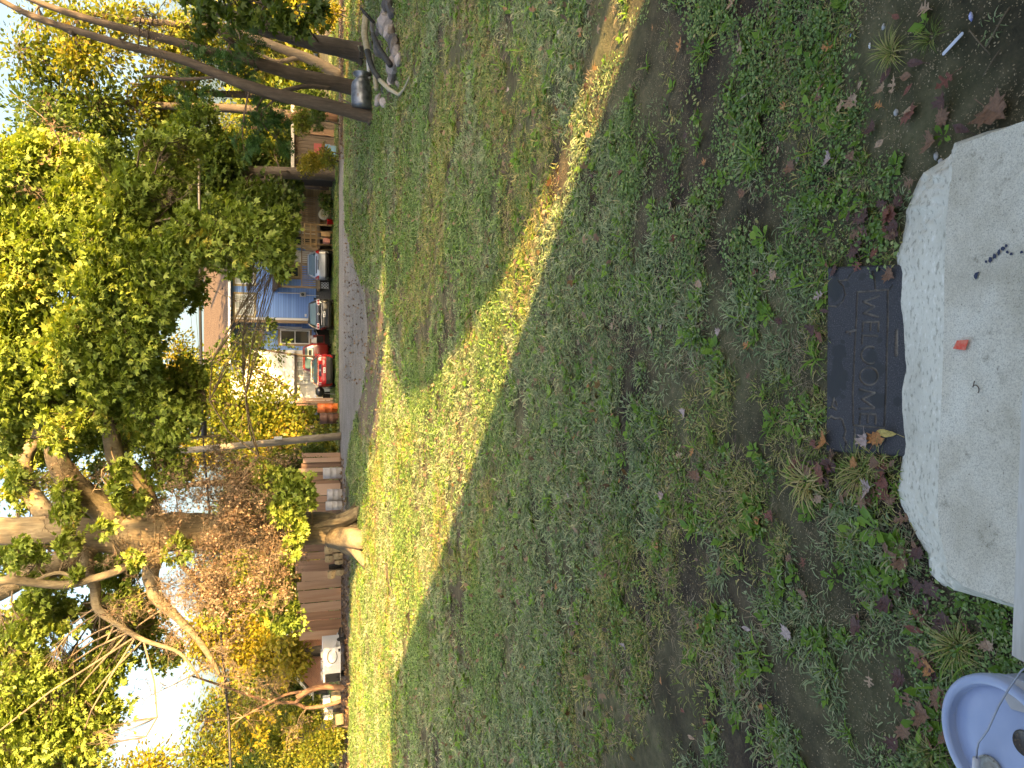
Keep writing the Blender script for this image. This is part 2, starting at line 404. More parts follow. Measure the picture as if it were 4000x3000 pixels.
K_CL = [kind("creeper", leaflets(44, .07, .022, .0145, 30 + i), M_CLOVER) for i in range(4)]
K_WD = [kind("rosette", leaflets(8, 0, 0, .036, 40 + i, rosette=True), M_WEED) for i in range(3)]
K_ST = [kind("straw", blades(22, .07, .06, .5, .0011, 50 + i, flat=1.2), M_STRAW) for i in range(3)]
K_CR = [kind("crabgrass", blades(12, .075, .012, .7, .0033, 60 + i, flat=.75), M_WEED) for i in range(2)]
K_SD = [kind("grit", leaflets(16, .06, .002, .006, 70, tilt=.4), M_STRAW)]

slab_base_px = [(4300, 380), (4000, 480), (3860, 512), (3725, 560), (3715, 606), (3670, 633), (3607, 678), (3575, 740), (3544, 814), (3526, 940), (3500, 1000), (3513, 1067), (3506, 1180), (3520, 1266), (3522, 1340), (3530, 1446), (3512, 1530), (3516, 1627), (3530, 1740), (3520, 1820), (3506, 1917), (3522, 1975), (3553, 2043), (3590, 2110), (3628, 2170), (3632, 2242), (3680, 2285), (3725, 2305), (3850, 2340), (3951, 2372), (4300, 2480)]
mat_px = [(3232, 1045), (3330, 1028), (3430, 1040), (3560, 1035), (3560, 1775), (3370, 1772), (3222, 1752), (3223, 1500)]
SLAB_XY = [G(*q)[:2] for q in slab_base_px]; MAT_XY = [G(*q)[:2] for q in mat_px]
BUCKET_C = G(3676, 2800, .37)[:2] + np.array((0, -.152))

def dens_field(X, Y):
    big = fbm(X * .9, Y * .9, 21, 4); fine = fbm(X * 4, Y * 4, 22, 3)
    d = np.clip((big * .5 + fine * .5 - .43) * 8 + .45, .05, 1)
    near = np.clip((Y - 1.2) / 2.0, .0, 1)
    d = d * (.5 + .5 * near)
    bare = np.clip(1 - np.hypot((X - 1.05) / .75, (Y - 1.45) / .7), 0, 1)      # worn earth right of the step
    d = d * (1 - np.clip(bare * 3.0, 0, .97))
    return d
def lawn_points():
    out = []
    def ring(y0, y1, rho, scale):
        area = (y1 - y0) * (.58 * (y0 + y1) + 1.2)
        n = int(area * rho); Y = y0 + (y1 - y0) * RS.rand(n) ** .9; X = (RS.rand(n) * 2 - 1) * (.58 * Y + .6)
        p = RS.rand(n) < dens_field(X, Y); X = X[p]; Y = Y[p]
        out.append((X, Y, np.full(len(X), scale)))
    ring(1.15, 2.6, 1300, .85); ring(2.6, 4.5, 850, 1.05); ring(4.5, 8, 480, 1.3); ring(8, 13, 260, 1.65); ring(13, 20, 130, 2.2); ring(20, 33, 60, 2.9); ring(37, 50, 28, 3.0)
    X = np.concatenate([o[0] for o in out]); Y = np.concatenate([o[1] for o in out]); Sc = np.concatenate([o[2] for o in out])
    keep = ~inpoly(X, Y, SLAB_XY) & ~inpoly(X, Y, MAT_XY) & (np.hypot(X - BUCKET_C[0], Y - BUCKET_C[1]) > .16)
    gi = inpoly(X, Y, gp(GRAVEL_PX)); di = inpoly(X, Y, gp(DIRT_PX))
    keep &= ~gi & ~(di & (RS.rand(len(X)) > .12))
    keep &= ~((Y > 27.5) & (X < -4.0) & (X > -.9 * Y) & (Y > 29.2) & (Y < 37))
    X, Y, Sc = X[keep], Y[keep], Sc[keep]; n = len(X)
    t = fbm(X * .7 + 9, Y * .7, 31, 3); t2 = fbm(X * .5 - 3, Y * .5, 32, 3); t3 = fbm(X * 2.2, Y * 2.2, 33, 3); r = RS.rand(n); q = RS.rand(n)
    near = np.clip((5 - Y) / 3.5, 0, 1)
    sb = X * .8 + Y * .6; tb = -X * .6 + Y * .8      # dry: mask following the sunlit streak, not applied to the plants
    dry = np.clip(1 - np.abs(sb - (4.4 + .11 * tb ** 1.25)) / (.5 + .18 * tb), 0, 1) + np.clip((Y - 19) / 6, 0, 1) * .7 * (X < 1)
    pc = np.clip((t - .45) * 4, .08, .75)                # creeping weeds
    ps = np.clip((t3 - .5) * 3.2, .12, .6) * (.6 + .35 * near)  # straw
    k = np.where(r < pc, RS.choice(K_CL, n), np.where(t2 > .47, RS.choice(K_BL, n), RS.choice(K_GR, n)))
    k = np.where(q < ps, RS.choice(K_ST, n), k)
    q2 = RS.rand(n)
    k = np.where(q2 < .07 + .09 * near, RS.choice(K_WD, n), k); k = np.where((q2 > .17) & (q2 < .20 + .03 * near), RS.choice(K_CR, n), k)
    Sc = Sc * (.65 + .75 * RS.rand(n))
    return X, Y, Sc, k
def make_scatter(name, X, Y, Z, Sc, K, label, cat, kinds, tilt=.12):
    n = len(X); me = bpy.data.meshes.new(name); me.vertices.add(n)
    me.vertices.foreach_set('co', np.stack([X, Y, Z], -1).astype(np.float32).ravel())
    a = me.attributes.new('rot', 'FLOAT_VECTOR', 'POINT'); a.data.foreach_set('vector', np.stack([RS.randn(n) * tilt, RS.randn(n) * tilt, RS.rand(n) * 6.283], -1).astype(np.float32).ravel())
    a = me.attributes.new('scl', 'FLOAT', 'POINT'); a.data.foreach_set('value', Sc.astype(np.float32))
    a = me.attributes.new('kid', 'INT', 'POINT'); a.data.foreach_set('value', K.astype(np.int32))
    o = bpy.data.objects.new(name, me); COL.objects.link(o); o['kind'] = 'stuff'; tag(o, label, cat)
    ng = bpy.data.node_groups.new(name, 'GeometryNodeTree')
    ng.interface.new_socket('Geometry', in_out='INPUT', socket_type='NodeSocketGeometry'); ng.interface.new_socket('Geometry', in_out='OUTPUT', socket_type='NodeSocketGeometry')
    N = ng.nodes; L = ng.links; gi = N.new('NodeGroupInput'); go = N.new('NodeGroupOutput'); J = N.new('GeometryNodeJoinGeometry')
    def na(t, nm):
        x = N.new('GeometryNodeInputNamedAttribute'); x.data_type = t; x.inputs['Name'].default_value = nm
        return [s for s in x.outputs if s.enabled and s.name == 'Attribute'][0]
    ar = na('FLOAT_VECTOR', 'rot'); asz = na('FLOAT', 'scl'); ak = na('INT', 'kid')
    er = N.new('FunctionNodeEulerToRotation'); L.new(ar, er.inputs[0])
    for idx in kinds:
        cmp = N.new('FunctionNodeCompare'); cmp.data_type = 'INT'; cmp.operation = 'EQUAL'
        ins = [s for s in cmp.inputs if s.enabled]
        L.new(ak, ins[0]); ins[1].default_value = idx
        oi = N.new('GeometryNodeObjectInfo'); oi.inputs['Object'].default_value = KINDS[idx]; oi.inputs['As Instance'].default_value = True
        ip = N.new('GeometryNodeInstanceOnPoints')
        L.new(gi.outputs[0], ip.inputs['Points']); L.new(cmp.outputs[0], ip.inputs['Selection']); L.new(oi.outputs['Geometry'], ip.inputs['Instance'])
        L.new(er.outputs[0], ip.inputs['Rotation']); L.new(asz, ip.inputs['Scale']); L.new(ip.outputs[0], J.inputs[0])
    L.new(J.outputs[0], go.inputs[0])
    md = o.modifiers.new('scatter', 'NODES'); md.node_group = ng
    return o
lx, ly, ls, lk = lawn_points()
lzz = hz(lx, ly)
green = np.isin(lk, K_GR + K_BL + K_CR)
for nm, sel, lab, cat, kk in (("lawn_grass", green, "patchy short grass growing over the whole yard", "grass", K_GR + K_BL + K_CR),
                              ("creeping_weeds", np.isin(lk, K_CL + K_WD), "low creeping broad-leaved weeds spread through the lawn", "weeds", K_CL + K_WD),
                              ("dry_thatch", np.isin(lk, K_ST), "dry tan straw and dead grass lying on the soil", "straw", K_ST)):
    make_scatter(nm, lx[sel], ly[sel], lzz[sel], ls[sel], lk[sel], lab, cat, kk)
# bits of grit and chaff on the bare earth
n = 5200; gx = RS.rand(n) * 3.4 - 1.4; gy = 1.15 + RS.rand(n) ** 1.3 * 4.2
kp = ~inpoly(gx, gy, SLAB_XY) & ~inpoly(gx, gy, MAT_XY) & (np.hypot(gx - BUCKET_C[0], gy - BUCKET_C[1]) > .16)
gx, gy = gx[kp], gy[kp]
make_scatter("soil_crumbs", gx, gy, hz(gx, gy), .5 + RS.rand(len(gx)) * .9, np.full(len(gx), K_SD[0]), "tiny straw chips and grit on the bare soil", "grit", K_SD)

# ================================================================== CONCRETE STEP
def resample(poly, step):
    out = []
    for i in range(len(poly) - 1):
        p, q = np.array(poly[i], float), np.array(poly[i + 1], float); n = max(1, int(np.linalg.norm(q - p) / step))
        out += [p + (q - p) * k / n for k in range(n)]
    return np.array(out + [np.array(poly[-1], float)])
def concrete_step():
    SZ = .19
    top_px = [(4300, 430), (4000, 500), (3880, 520), (3745, 565), (3722, 640), (3700, 800), (3690, 1000), (3688, 1200), (3684, 1400), (3676, 1600), (3668, 1800), (3664, 1950), (3668, 2060), (3690, 2170), (3712, 2245), (3760, 2290), (3860, 2325), (3960, 2360), (4300, 2450)]
    base = resample([G(*q)[:2] for q in slab_base_px], .012)
    top0 = resample([G(q[0], q[1], SZ)[:2] for q in top_px], .012)
    m = 420
    def rs(a):
        L = np.concatenate([[0], np.cumsum(np.linalg.norm(np.diff(a, axis=0), axis=1))]); t = np.linspace(0, L[-1], m)
        return np.stack([np.interp(t, L, a[:, 0]), np.interp(t, L, a[:, 1])], -1)
    base = rs(base); top = rs(top0); rows = []; K = 16
    arc = np.linspace(0, 1, m)
    for k in range(K + 1):
        t = k / K
        hzf = SZ * t
        xy = base + (top - base) * (t ** 1.0)
        broken = np.clip(1 - np.abs(arc - .24) / .1, 0, 1) + .55 * np.clip(1 - np.abs(arc - .78) / .12, 0, 1) + .16
        nn = (fbm(arc * 70, np.full(m, t * 6.), 41, 5) - .5)
        env = math.sin(math.pi * min(1, t * 1.02)) * .9 + .12
        nrm = base - top; nrm = nrm / (np.linalg.norm(nrm, axis=1)[:, None] + 1e-6)
        xy = xy + nrm * (nn * broken * .12 * env)[:, None]
        z = hzf + (fbm(arc * 60, np.full(m, t * 5 + 8), 42, 3) - .5) * .02 * env * broken
        rows.append(np.column_stack([xy, z]))
    # top, row by row back towards the door
    cx = top[:, 0]; back = -.65
    R = 34
    for k in range(1, R + 1):
        t = k / R
        yb = top[:, 1] * (1 - t) + back * t
        xx = cx
        z = SZ + (fbm(xx * 3, yb * 3, 44, 3) - .5) * .006 + np.where(t < .06, 0, 0)
        rows.append(np.column_stack([xx, yb, z]))
    V = np.concatenate(rows); nr = len(rows)
    i = np.arange((nr - 1) * (m - 1)); r = i // (m - 1); c = i % (m - 1); a = r * m + c
    F = np.stack([a, a + 1, a + m + 1, a + m], -1)
    root = empty("concrete_step", (0, 1.2, 0), "worn pale concrete step with a broken front edge at the door", "step")
    nfr = K * (m - 1)
    fast_mesh("riser", V, F[:nfr], np.zeros(len(V)), M_CONC2, root, smooth=True)
    fast_mesh("tread", V, F[nfr:], np.zeros(len(V)), M_CONC, root, smooth=True)
    blue = plain("navy_paint", (.015, .025, .07), .5)
    def spot(x, y, r, ex=1.0):
        b = MB(); c = G(x, y, SZ + .0045); n = 14
        pts = [(c[0] + math.cos(t) * r * ex * (.7 + .6 * random.random()), c[1] + math.sin(t) * r * (.7 + .6 * random.random()), c[2]) for t in np.linspace(0, 6.283, n, endpoint=False)]
        b.add(pts, [tuple(range(n))]); b.build("paint_stain", blue, root)
    for x, y, r, e in ((3852, 1022, .004, 1), (3868, 1014, .006, 1.3), (3885, 1000, .005, 1.5), (3902, 985, .004, 2), (3918, 972, .006, 1), (3930, 960, .004, 1), (3935, 985, .004, 1), (3812, 1078, .006, 1.3), (3820, 1066, .003, 1), (3990, 985, .004, 1), (3950, 992, .004, 1)):
        spot(x, y, r, e)
    return root
STEP = concrete_step()
SZ = .19
def tape():
    b = MB(); pts = [G(3722, 1362, SZ + .008), G(3738, 1330, SZ + .008), G(3783, 1327, SZ + .01), G(3770, 1368, SZ + .009)]
    b.add(pts + [p - np.array((0, 0, .0015)) for p in pts], [(0, 1, 2, 3), (0, 4, 5, 1), (1, 5, 6, 2), (2, 6, 7, 3), (3, 7, 4, 0)])
    m = mat_noise("red_tape", [(.4, (.85, .07, .03)), (.6, (.8, .2, .12))], 60, .35, .3)
    tag(b.build("tape_scrap", m, loc=G(3755, 1345, SZ)), "bright red-orange scrap of tape stuck on the concrete step", "tape")
tape()
b = MB(); cc = G(3812, 1518, SZ + .009)
b.tube([cc + np.array((math.cos(t) * .009 + .002 * t, math.sin(t) * .009, 0)) for t in np.linspace(-2.4, 1.6, 14)] + [cc + np.array((.02, .004, 0))], .0013, 6)
tag(b.build("curled_twig", plain("dark_brown", (.09, .05, .03), .5), loc=cc, smooth=True), "small dark curled stem lying on the concrete step", "twig")
# threshold board at the right edge of the photograph
b = MB(); p0 = G(3992, 1560, SZ + .03); p1 = G(3952, 2560, SZ + .03)
outl = [(float(p0[0]) + .25, float(p0[1]) - .03), (float(p0[0]), float(p0[1])), (float(p1[0]), float(p1[1])), (float(p1[0]) - .05, float(p1[1]) - .3), (float(p0[0]) + .25, float(p0[1]) - .33)]
V = [(x, y, z) for z in (SZ + .005, SZ + .03) for x, y in outl]; k = len(outl)
b.add(V, [tuple(range(k))[::-1], tuple(range(k, 2 * k))] + [(i, (i + 1) % k, k + (i + 1) % k, k + i) for i in range(k)])
tag(b.build("threshold_board", mat_noise("painted_board", [(.3, (.5, .47, .42)), (.6, (.62, .59, .54)), (.75, (.4, .36, .3))], 9, .6, .2, .002, stretch=(1, 8, 1)), loc=p0), "smooth off-white board laid along the back of the concrete step", "board")

# ================================================================== WELCOME MAT
def welcome_mat():
    def c(px, py): return G(3150 + px * .542, 950 + py * .542, .012)[:2]
    segs = []
    def line(*pts, w=.0026):
        q = [c(*p) for p in pts]
        for a_, b_ in zip(q[:-1], q[1:]): segs.append((a_, b_, w))
    def arc(cx, cy, rx, ry, t0, t1, n=18):
        line(*[(cx + rx * math.cos(t), cy + ry * math.sin(t)) for t in np.linspace(t0, t1, n)], w=.0028)
    L3 = .003
    line((525, 378), (413, 420), (492, 457), (413, 503), (520, 530), w=L3)               # W
    line((520, 632), (522, 566), (410, 568), (405, 634), w=L3); line((466, 567), (464, 622), w=L3)   # E
    line((516, 668), (405, 662), (403, 722), w=L3)                                        # L
    arc(459, 806, 62, 62, 1.05, 5.2 + .0, 22)                                             # C (opens towards the foot of the photo)
    arc(452, 957, 66, 64, 0, 6.30, 26)                                                    # O
    line((385, 1052), (495, 1078), (402, 1122), (492, 1186), (383, 1192), w=L3)           # M
    line((500, 1300), (500, 1232), (390, 1228), (385, 1300), w=L3); line((446, 1230), (442, 1288), w=L3)  # E
    line((370, 352), (590, 333), (585, 700), (578, 1000), (563, 1332), (340, 1312), (336, 1100), (345, 850), (358, 620), (364, 480), (370, 352), w=.0028)
    line((500, 338), (493, 270), (478, 205), w=.0022); line((600, 340), (625, 300), w=.002)
    line((358, 625), (290, 640), w=.004); line((318, 632), (316, 655), w=.003)
    line((155, 1262), (175, 1245), (205, 1262), (240, 1258), (262, 1275), (270, 1310), (285, 1350), (270, 1400), (288, 1440), (282, 1500), w=.0035)
    for k_ in range(7): line((347, 1335 + k_ * 25), (349, 1350 + k_ * 25), w=.004)
    line((155, 450), (215, 455), (262, 420), (282, 370), (270, 310), (240, 280), w=.0022); line((235, 270), (300, 262), (318, 225), (345, 200), (348, 170), w=.0022)
    line((200, 1120), (185, 1180), (215, 1195), w=.004); line((210, 1135), (222, 1165), w=.003)
    for k_ in range(7): line((652, 630 + k_ * 27), (650, 642 + k_ * 27), w=.005)
    nu, nv = 400, 250
    cor = [c(152, 172), c(140, 1500), c(760, 1540), c(760, 150)]
    U, W = np.meshgrid(np.linspace(0, 1, nu), np.linspace(0, 1, nv))
    XY = ((1 - U) * (1 - W))[..., None] * cor[0] + (U * (1 - W))[..., None] * cor[1] + (U * W)[..., None] * cor[2] + ((1 - U) * W)[..., None] * cor[3]
    X, Y = XY[..., 0], XY[..., 1]; D = np.full(X.shape, 9.0)
    for a_, b_, w_ in segs:
        d = b_ - a_; L2 = (d ** 2).sum() + 1e-12
        t = np.clip(((X - a_[0]) * d[0] + (Y - a_[1]) * d[1]) / L2, 0, 1)
        D = np.minimum(D, np.hypot(X - a_[0] - t * d[0], Y - a_[1] - t * d[1]) / w_)
    groove = np.clip(1.6 - D, 0, 1)
    edge = np.minimum(np.minimum(U, 1 - U) * .57, np.minimum(W, 1 - W) * .4)
    Z = .014 - groove * .006 - np.clip(.006 - edge, 0, .006) * 1.2 + (fbm(X * 14, Y * 14, 51, 3) - .5) * .003
    wet = np.zeros(X.shape)
    for px, py, rx, ry in ((235, 780, 50, 45), (225, 870, 35, 70), (225, 985, 65, 75), (205, 1060, 45, 45), (470, 830, 45, 60), (520, 910, 45, 45), (465, 955, 48, 40), (520, 1130, 42, 50), (500, 1100, 35, 30), (210, 330, 50, 70), (655, 1140, 25, 30), (405, 240, 22, 22), (535, 700, 18, 18), (300, 300, 16, 16), (265, 710, 14, 14), (265, 1105, 16, 14), (400, 1075, 20, 20), (515, 1045, 14, 12), (520, 225, 50, 40), (410, 1390, 25, 30)):
        q = c(px, py); ex = abs(c(px + rx, py)[1] - q[1]) + 1e-6; ey = abs(c(px, py + ry)[0] - q[0]) + 1e-6
        wet = np.maximum(wet, 1.25 - np.hypot((X - q[0]) / ey, (Y - q[1]) / ex) + (fbm(X * 60, Y * 60, 52, 3) - .5) * .9)
    wet = np.clip(wet * 5, 0, 1)
    V = np.stack([X, Y, Z], -1).reshape(-1, 3)
    i = np.arange((nv - 1) * (nu - 1)); r = i // (nu - 1); cc_ = i % (nu - 1); a = r * nu + cc_
    F = np.stack([a, a + nu, a + nu + 1, a + 1], -1)
    m, nt, bs = newmat("mat_rubber")
    at = nt.nodes.new("ShaderNodeAttribute"); at.attribute_name = 'rnd'; aw = nt.nodes.new("ShaderNodeAttribute"); aw.attribute_name = 'wet'
    n1 = noise(nt, 220, 3); r1 = ramp(nt, [(.35, (.028, .028, .034)), (.6, (.055, .055, .065)), (.72, (.16, .15, .15))])
    nt.links.new(n1.outputs[0], r1.inputs[0])
    n2 = noise(nt, 45, 5); r2 = ramp(nt, [(.35, (.13, .11, .09)), (.6, (.30, .25, .2))]); nt.links.new(n2.outputs[0], r2.inputs[0])
    mw = nt.nodes.new("ShaderNodeMix"); mw.data_type = 'RGBA'; nt.links.new(aw.outputs['Fac'], mw.inputs[0]); nt.links.new(r1.outputs[0], mw.inputs[6]); mw.inputs[7].default_value = (.008, .008, .010, 1)
    mx = nt.nodes.new("ShaderNodeMix"); mx.data_type = 'RGBA'
    nt.links.new(at.outputs['Fac'], mx.inputs[0]); nt.links.new(mw.outputs[2], mx.inputs[6]); nt.links.new(r2.outputs[0], mx.inputs[7])
    nt.links.new(mx.outputs[2], bs.inputs['Base Color'])
    rr = nt.nodes.new("ShaderNodeMapRange"); nt.links.new(aw.outputs['Fac'], rr.inputs[0]); rr.inputs[3].default_value = .8; rr.inputs[4].default_value = .45
    nt.links.new(rr.outputs[0], bs.inputs['Roughness']); bump(nt, bs, n1.outputs[0], .4, .002)
    root_loc = np.array([X.mean(), Y.mean(), 0.0])
    o = fast_mesh("welcome_mat", V - root_loc, F, (np.clip(groove * 1.3 - .15, 0, 1) * (.35 + .65 * fbm(X * 30, Y * 30, 53, 3))).ravel(), m, smooth=True)
    o.location = root_loc
    wa = o.data.attributes.new('wet', 'FLOAT', 'POINT'); wa.data.foreach_set('value', wet.ravel().astype(np.float32))
    tag(o, "black rubber doormat reading WELCOME on the soil in front of the step", "doormat")
welcome_mat()

# ================================================================== BUCKET
def bucket():
    root = empty("bucket", (BUCKET_C[0], BUCKET_C[1], 0), "pale plastic bucket with a dusty lid and wire handle beside the step", "bucket")
    c = (BUCKET_C[0], BUCKET_C[1], 0)
    pl = mat_noise("bucket_plastic", [(.3, (.36, .42, .64)), (.7, (.46, .52, .74))], 8, .38, .1, .002)
    b = MB(); b.lathe([(0, .004), (.128, .004), (.132, .012), (.146, .31), (.150, .312), (.150, .330), (.1455, .332), (.147, .352)], c, 56); b.build("pail", pl, root, smooth=True)
    m, nt, bs = newmat("lid_plastic")
    n1 = noise(nt, 5, 5); r1 = ramp(nt, [(.3, (.27, .35, .55)), (.7, (.40, .47, .66))]); nt.links.new(n1.outputs[0], r1.inputs[0])
    n2 = noise(nt, 130, 4, .8, stretch=(1.8, .7, 1)); r2 = ramp(nt, [(.66, (0, 0, 0)), (.72, (1, 1, 1))]); nt.links.new(n2.outputs[0], r2.inputs[0])
    mx = nt.nodes.new("ShaderNodeMix"); mx.data_type = 'RGBA'; nt.links.new(r2.outputs[0], mx.inputs[0]); nt.links.new(r1.outputs[0], mx.inputs[6]); mx.inputs[7].default_value = (.6, .57, .45, 1)
    nt.links.new(mx.outputs[2], bs.inputs['Base Color']); bs.inputs['Roughness'].default_value = .28
    b = MB(); b.lathe([(.1535, .335), (.1555, .352), (.1545, .366), (.149, .371), (.135, .370), (.1315, .366), (.1295, .350), (.127, .3485), (.1235, .352), (.06, .3535), (0, .354)], c, 64)
    lid = b.build("lid", m, root, smooth=True)
    hc = G(4003, 2905, .356)
    b = MB(); b.lathe([(0, .0005), (.026, .0005), (.0275, .002), (.029, .0)], tuple(hc), 28)
    b.build("lid_opening", speckle("rusty_water", (.05, .03, .015), (.02, .012, .006), (.14, .09, .04), 120, .2), lid, smooth=True)
    rc = G(3868, 3010, .356)
    b = MB(); b.lathe([(.034, 0), (.034, .005), (.030, .006), (.029, .002), (.018, .001), (.017, .004), (.012, .005), (0, .004)], tuple(rc), 36)
    b.build("spout_cap", speckle("grimy_plastic", (.4, .4, .38), (.15, .14, .12), (.5, .5, .48), 60, .5), lid, smooth=True)
    b = MB(); q = [G(3940, 2690, .3565), G(3968, 2652, .3565), G(4030, 2680, .3565), G(4020, 2790, .3565), G(3950, 2770, .3565), G(3925, 2730, .3565)]
    b.add(q, [tuple(range(6))]); b.build("label_patch", plain("worn_label", (.42, .4, .4), .6), lid)
    wire = plain("grey_wire", (.32, .34, .4), .35, metal=.6)
    pts = [G(4040, 2585, .40), G(3990, 2620, .405), G(3965, 2655, .405), G(3935, 2700, .40), (G(3900, 2760, .40)), G(3860, 2850, .392), G(3835, 2885, .385), G(3823, 2900, .383), G(3816, 2930, .382), G(3814, 2975, .38)]
    b = MB(); b.tube(pts, .0022, 8); h = b.build("wire_handle", wire, root, smooth=True)
    b = MB(); b.tube([G(3815, 2962, .381), G(3813, 2990, .381), G(3812, 3060, .38), G(3812, 3200, .375)], .0085, 14)
    b.build("grip", plain("white_grip", (.62, .62, .68), .4), h, smooth=True)
bucket()

# ================================================================== SMALL THINGS ON THE GROUND
def gz(x, y, up=.0):
    p = G(x, y, 0); return np.array((p[0], p[1], float(hz(p[0], p[1])) + up))
def stick(a_, b_, r, name, label, cat, mat, w=1.0):
    p, q = gz(*a_, up=.012), gz(*b_, up=.012)
    bb = MB(); bb.tube([p, p + (q - p) * .35 + np.array((0, 0, r)), q], [r, r * 1.1, r * .7], 7)
    return tag(bb.build(name, mat, loc=p, smooth=True), label, cat)
p, q = gz(3697, 217, .016), gz(3781, 130, .018); d = (q - p) / np.linalg.norm(q - p); sd = np.array((-d[1], d[0], 0)) * .0055
prof = [(-.0, .35), (.003, .8), (.006, 1), (1, 1), (1.03, .8), (1.045, .3)]
L = np.linalg.norm(q - p); left = []; right = []
for t, wv in [(0, .4), (.03, .85), (.06, 1), (.94, 1), (.97, .85), (1, .4)]:
    left.append(p + d * L * t + sd * wv); right.append(p + d * L * t - sd * wv)
loop = left + right[::-1]; bb = MB(); k = len(loop)
bb.add(loop + [v - np.array((0, 0, .002)) for v in loop], [tuple(range(k)), tuple(range(2 * k - 1, k - 1, -1))] + [(i, k + i, k + (i + 1) % k, (i + 1) % k) for i in range(k)])
tag(bb.build("popsicle_stick", mat_noise("pale_stick", [(.4, (.42, .45, .52)), (.6, (.58, .63, .75))], 14, .5, .1), loc=p), "pale grey-blue flat wooden stick lying on the bare soil", "stick")
tag((lambda b_: (b_.tube([gz(3562, 2380, .012), gz(3568, 2400, .012)], .0045, 10), b_)[1])(MB()).build("cigarette_butt", plain("orange_filter", (.65, .3, .08), .7), loc=gz(3565, 2390), smooth=True), "orange cigarette filter end in the weeds below the step", "cigarette butt")
def pebble(x, y, r, mat, label, cat, name, sq=.7, h=.6, up=.0):
    c = gz(x, y, up); bb = MB(); n = 10; V = []; F = []
    rings = [(-.5, .75), (-.1, 1.0), (.3, .9), (.62, .55)]
    for z, q_ in rings:
        for j in range(n):
            t = 6.283 * j / n; k_ = 1 + .28 * random.uniform(-1, 1) * .8
            V.append((c[0] + math.cos(t) * r * q_ * k_, c[1] + math.sin(t) * r * sq * q_ * k_, c[2] + (z + .45) * r * h * (1 + .15 * random.uniform(-1, 1))))
    V.append((c[0], c[1], c[2] + 1.18 * r * h))
    F = [(i * n + j, i * n + (j + 1) % n, (i + 1) * n + (j + 1) % n, (i + 1) * n + j) for i in range(3) for j in range(n)] + [(3 * n + j, 3 * n + (j + 1) % n, 4 * n) for j in range(n)] + [tuple(range(n))[::-1]]
    bb.add(V, F)
    return tag(bb.build(name, mat, loc=c, smooth=True), label, cat)
M_PALE = mat_noise("pale_stone", [(.3, (.3, .3, .3)), (.7, (.55, .55, .56))], 30, .8, .4)
M_WHT = mat_noise("white_scrap", [(.3, (.62, .64, .7)), (.7, (.8, .8, .82))], 30, .5, .2)
pebble(3657, 610, .013, M_PALE, "grey white pebble against the broken corner of the step", "pebble", "pebble")
pebble(3675, 632, .012, M_PALE, "smooth tan pebble just nearer the step corner", "pebble", "pebble")
pebble(3455, 105, .011, M_PALE, "round white pebble on the soil near the right edge", "pebble", "pebble")
pebble(3211, 203, .011, M_WHT, "crumpled white scrap among the green weeds", "scrap", "paper_scrap")
pebble(3401, 179, .010, M_WHT, "small white scrap beside a thin grass clump", "scrap", "paper_scrap", .5)
pebble(3797, 66, .014, mat_noise("blue_white", [(.4, (.25, .3, .7)), (.6, (.75, .78, .9))], 40, .4), "blue and white plastic bit at the far right of the soil", "scrap", "plastic_scrap", .45)
pebble(3325, 138, .006, plain("sky_blue", (.15, .35, .7)), "tiny bright blue fleck on the soil", "scrap", "plastic_fleck")
pebble(3502, 440, .013, M_PALE, "clear grey shard in the soil by the thatch", "pebble", "pebble")
pebble(2187, 130, .03, M_PALE, "pale scrap lying in the lawn beside the sunlit streak", "scrap", "paper_scrap")
stick((2950, 355), (2868, 418), .0045, "wood_chip_stick", "flat tan stick lying on the shaded grass", "stick", plain("tan_wood", (.33, .25, .18), .8))
stick((3960, 30), (3862, 190), .003, "thin_twig", "thin pale twig lying on bare soil at right edge", "twig", M_TWIG)
stick((3800, 120), (3880, 215), .0022, "thin_twig", "short forked twig end on the bare soil", "twig", M_TWIG)
stick((3920, 195), (3850, 300), .002, "thin_twig", "thin twig lying toward the big maple leaf", "twig", M_TWIG)

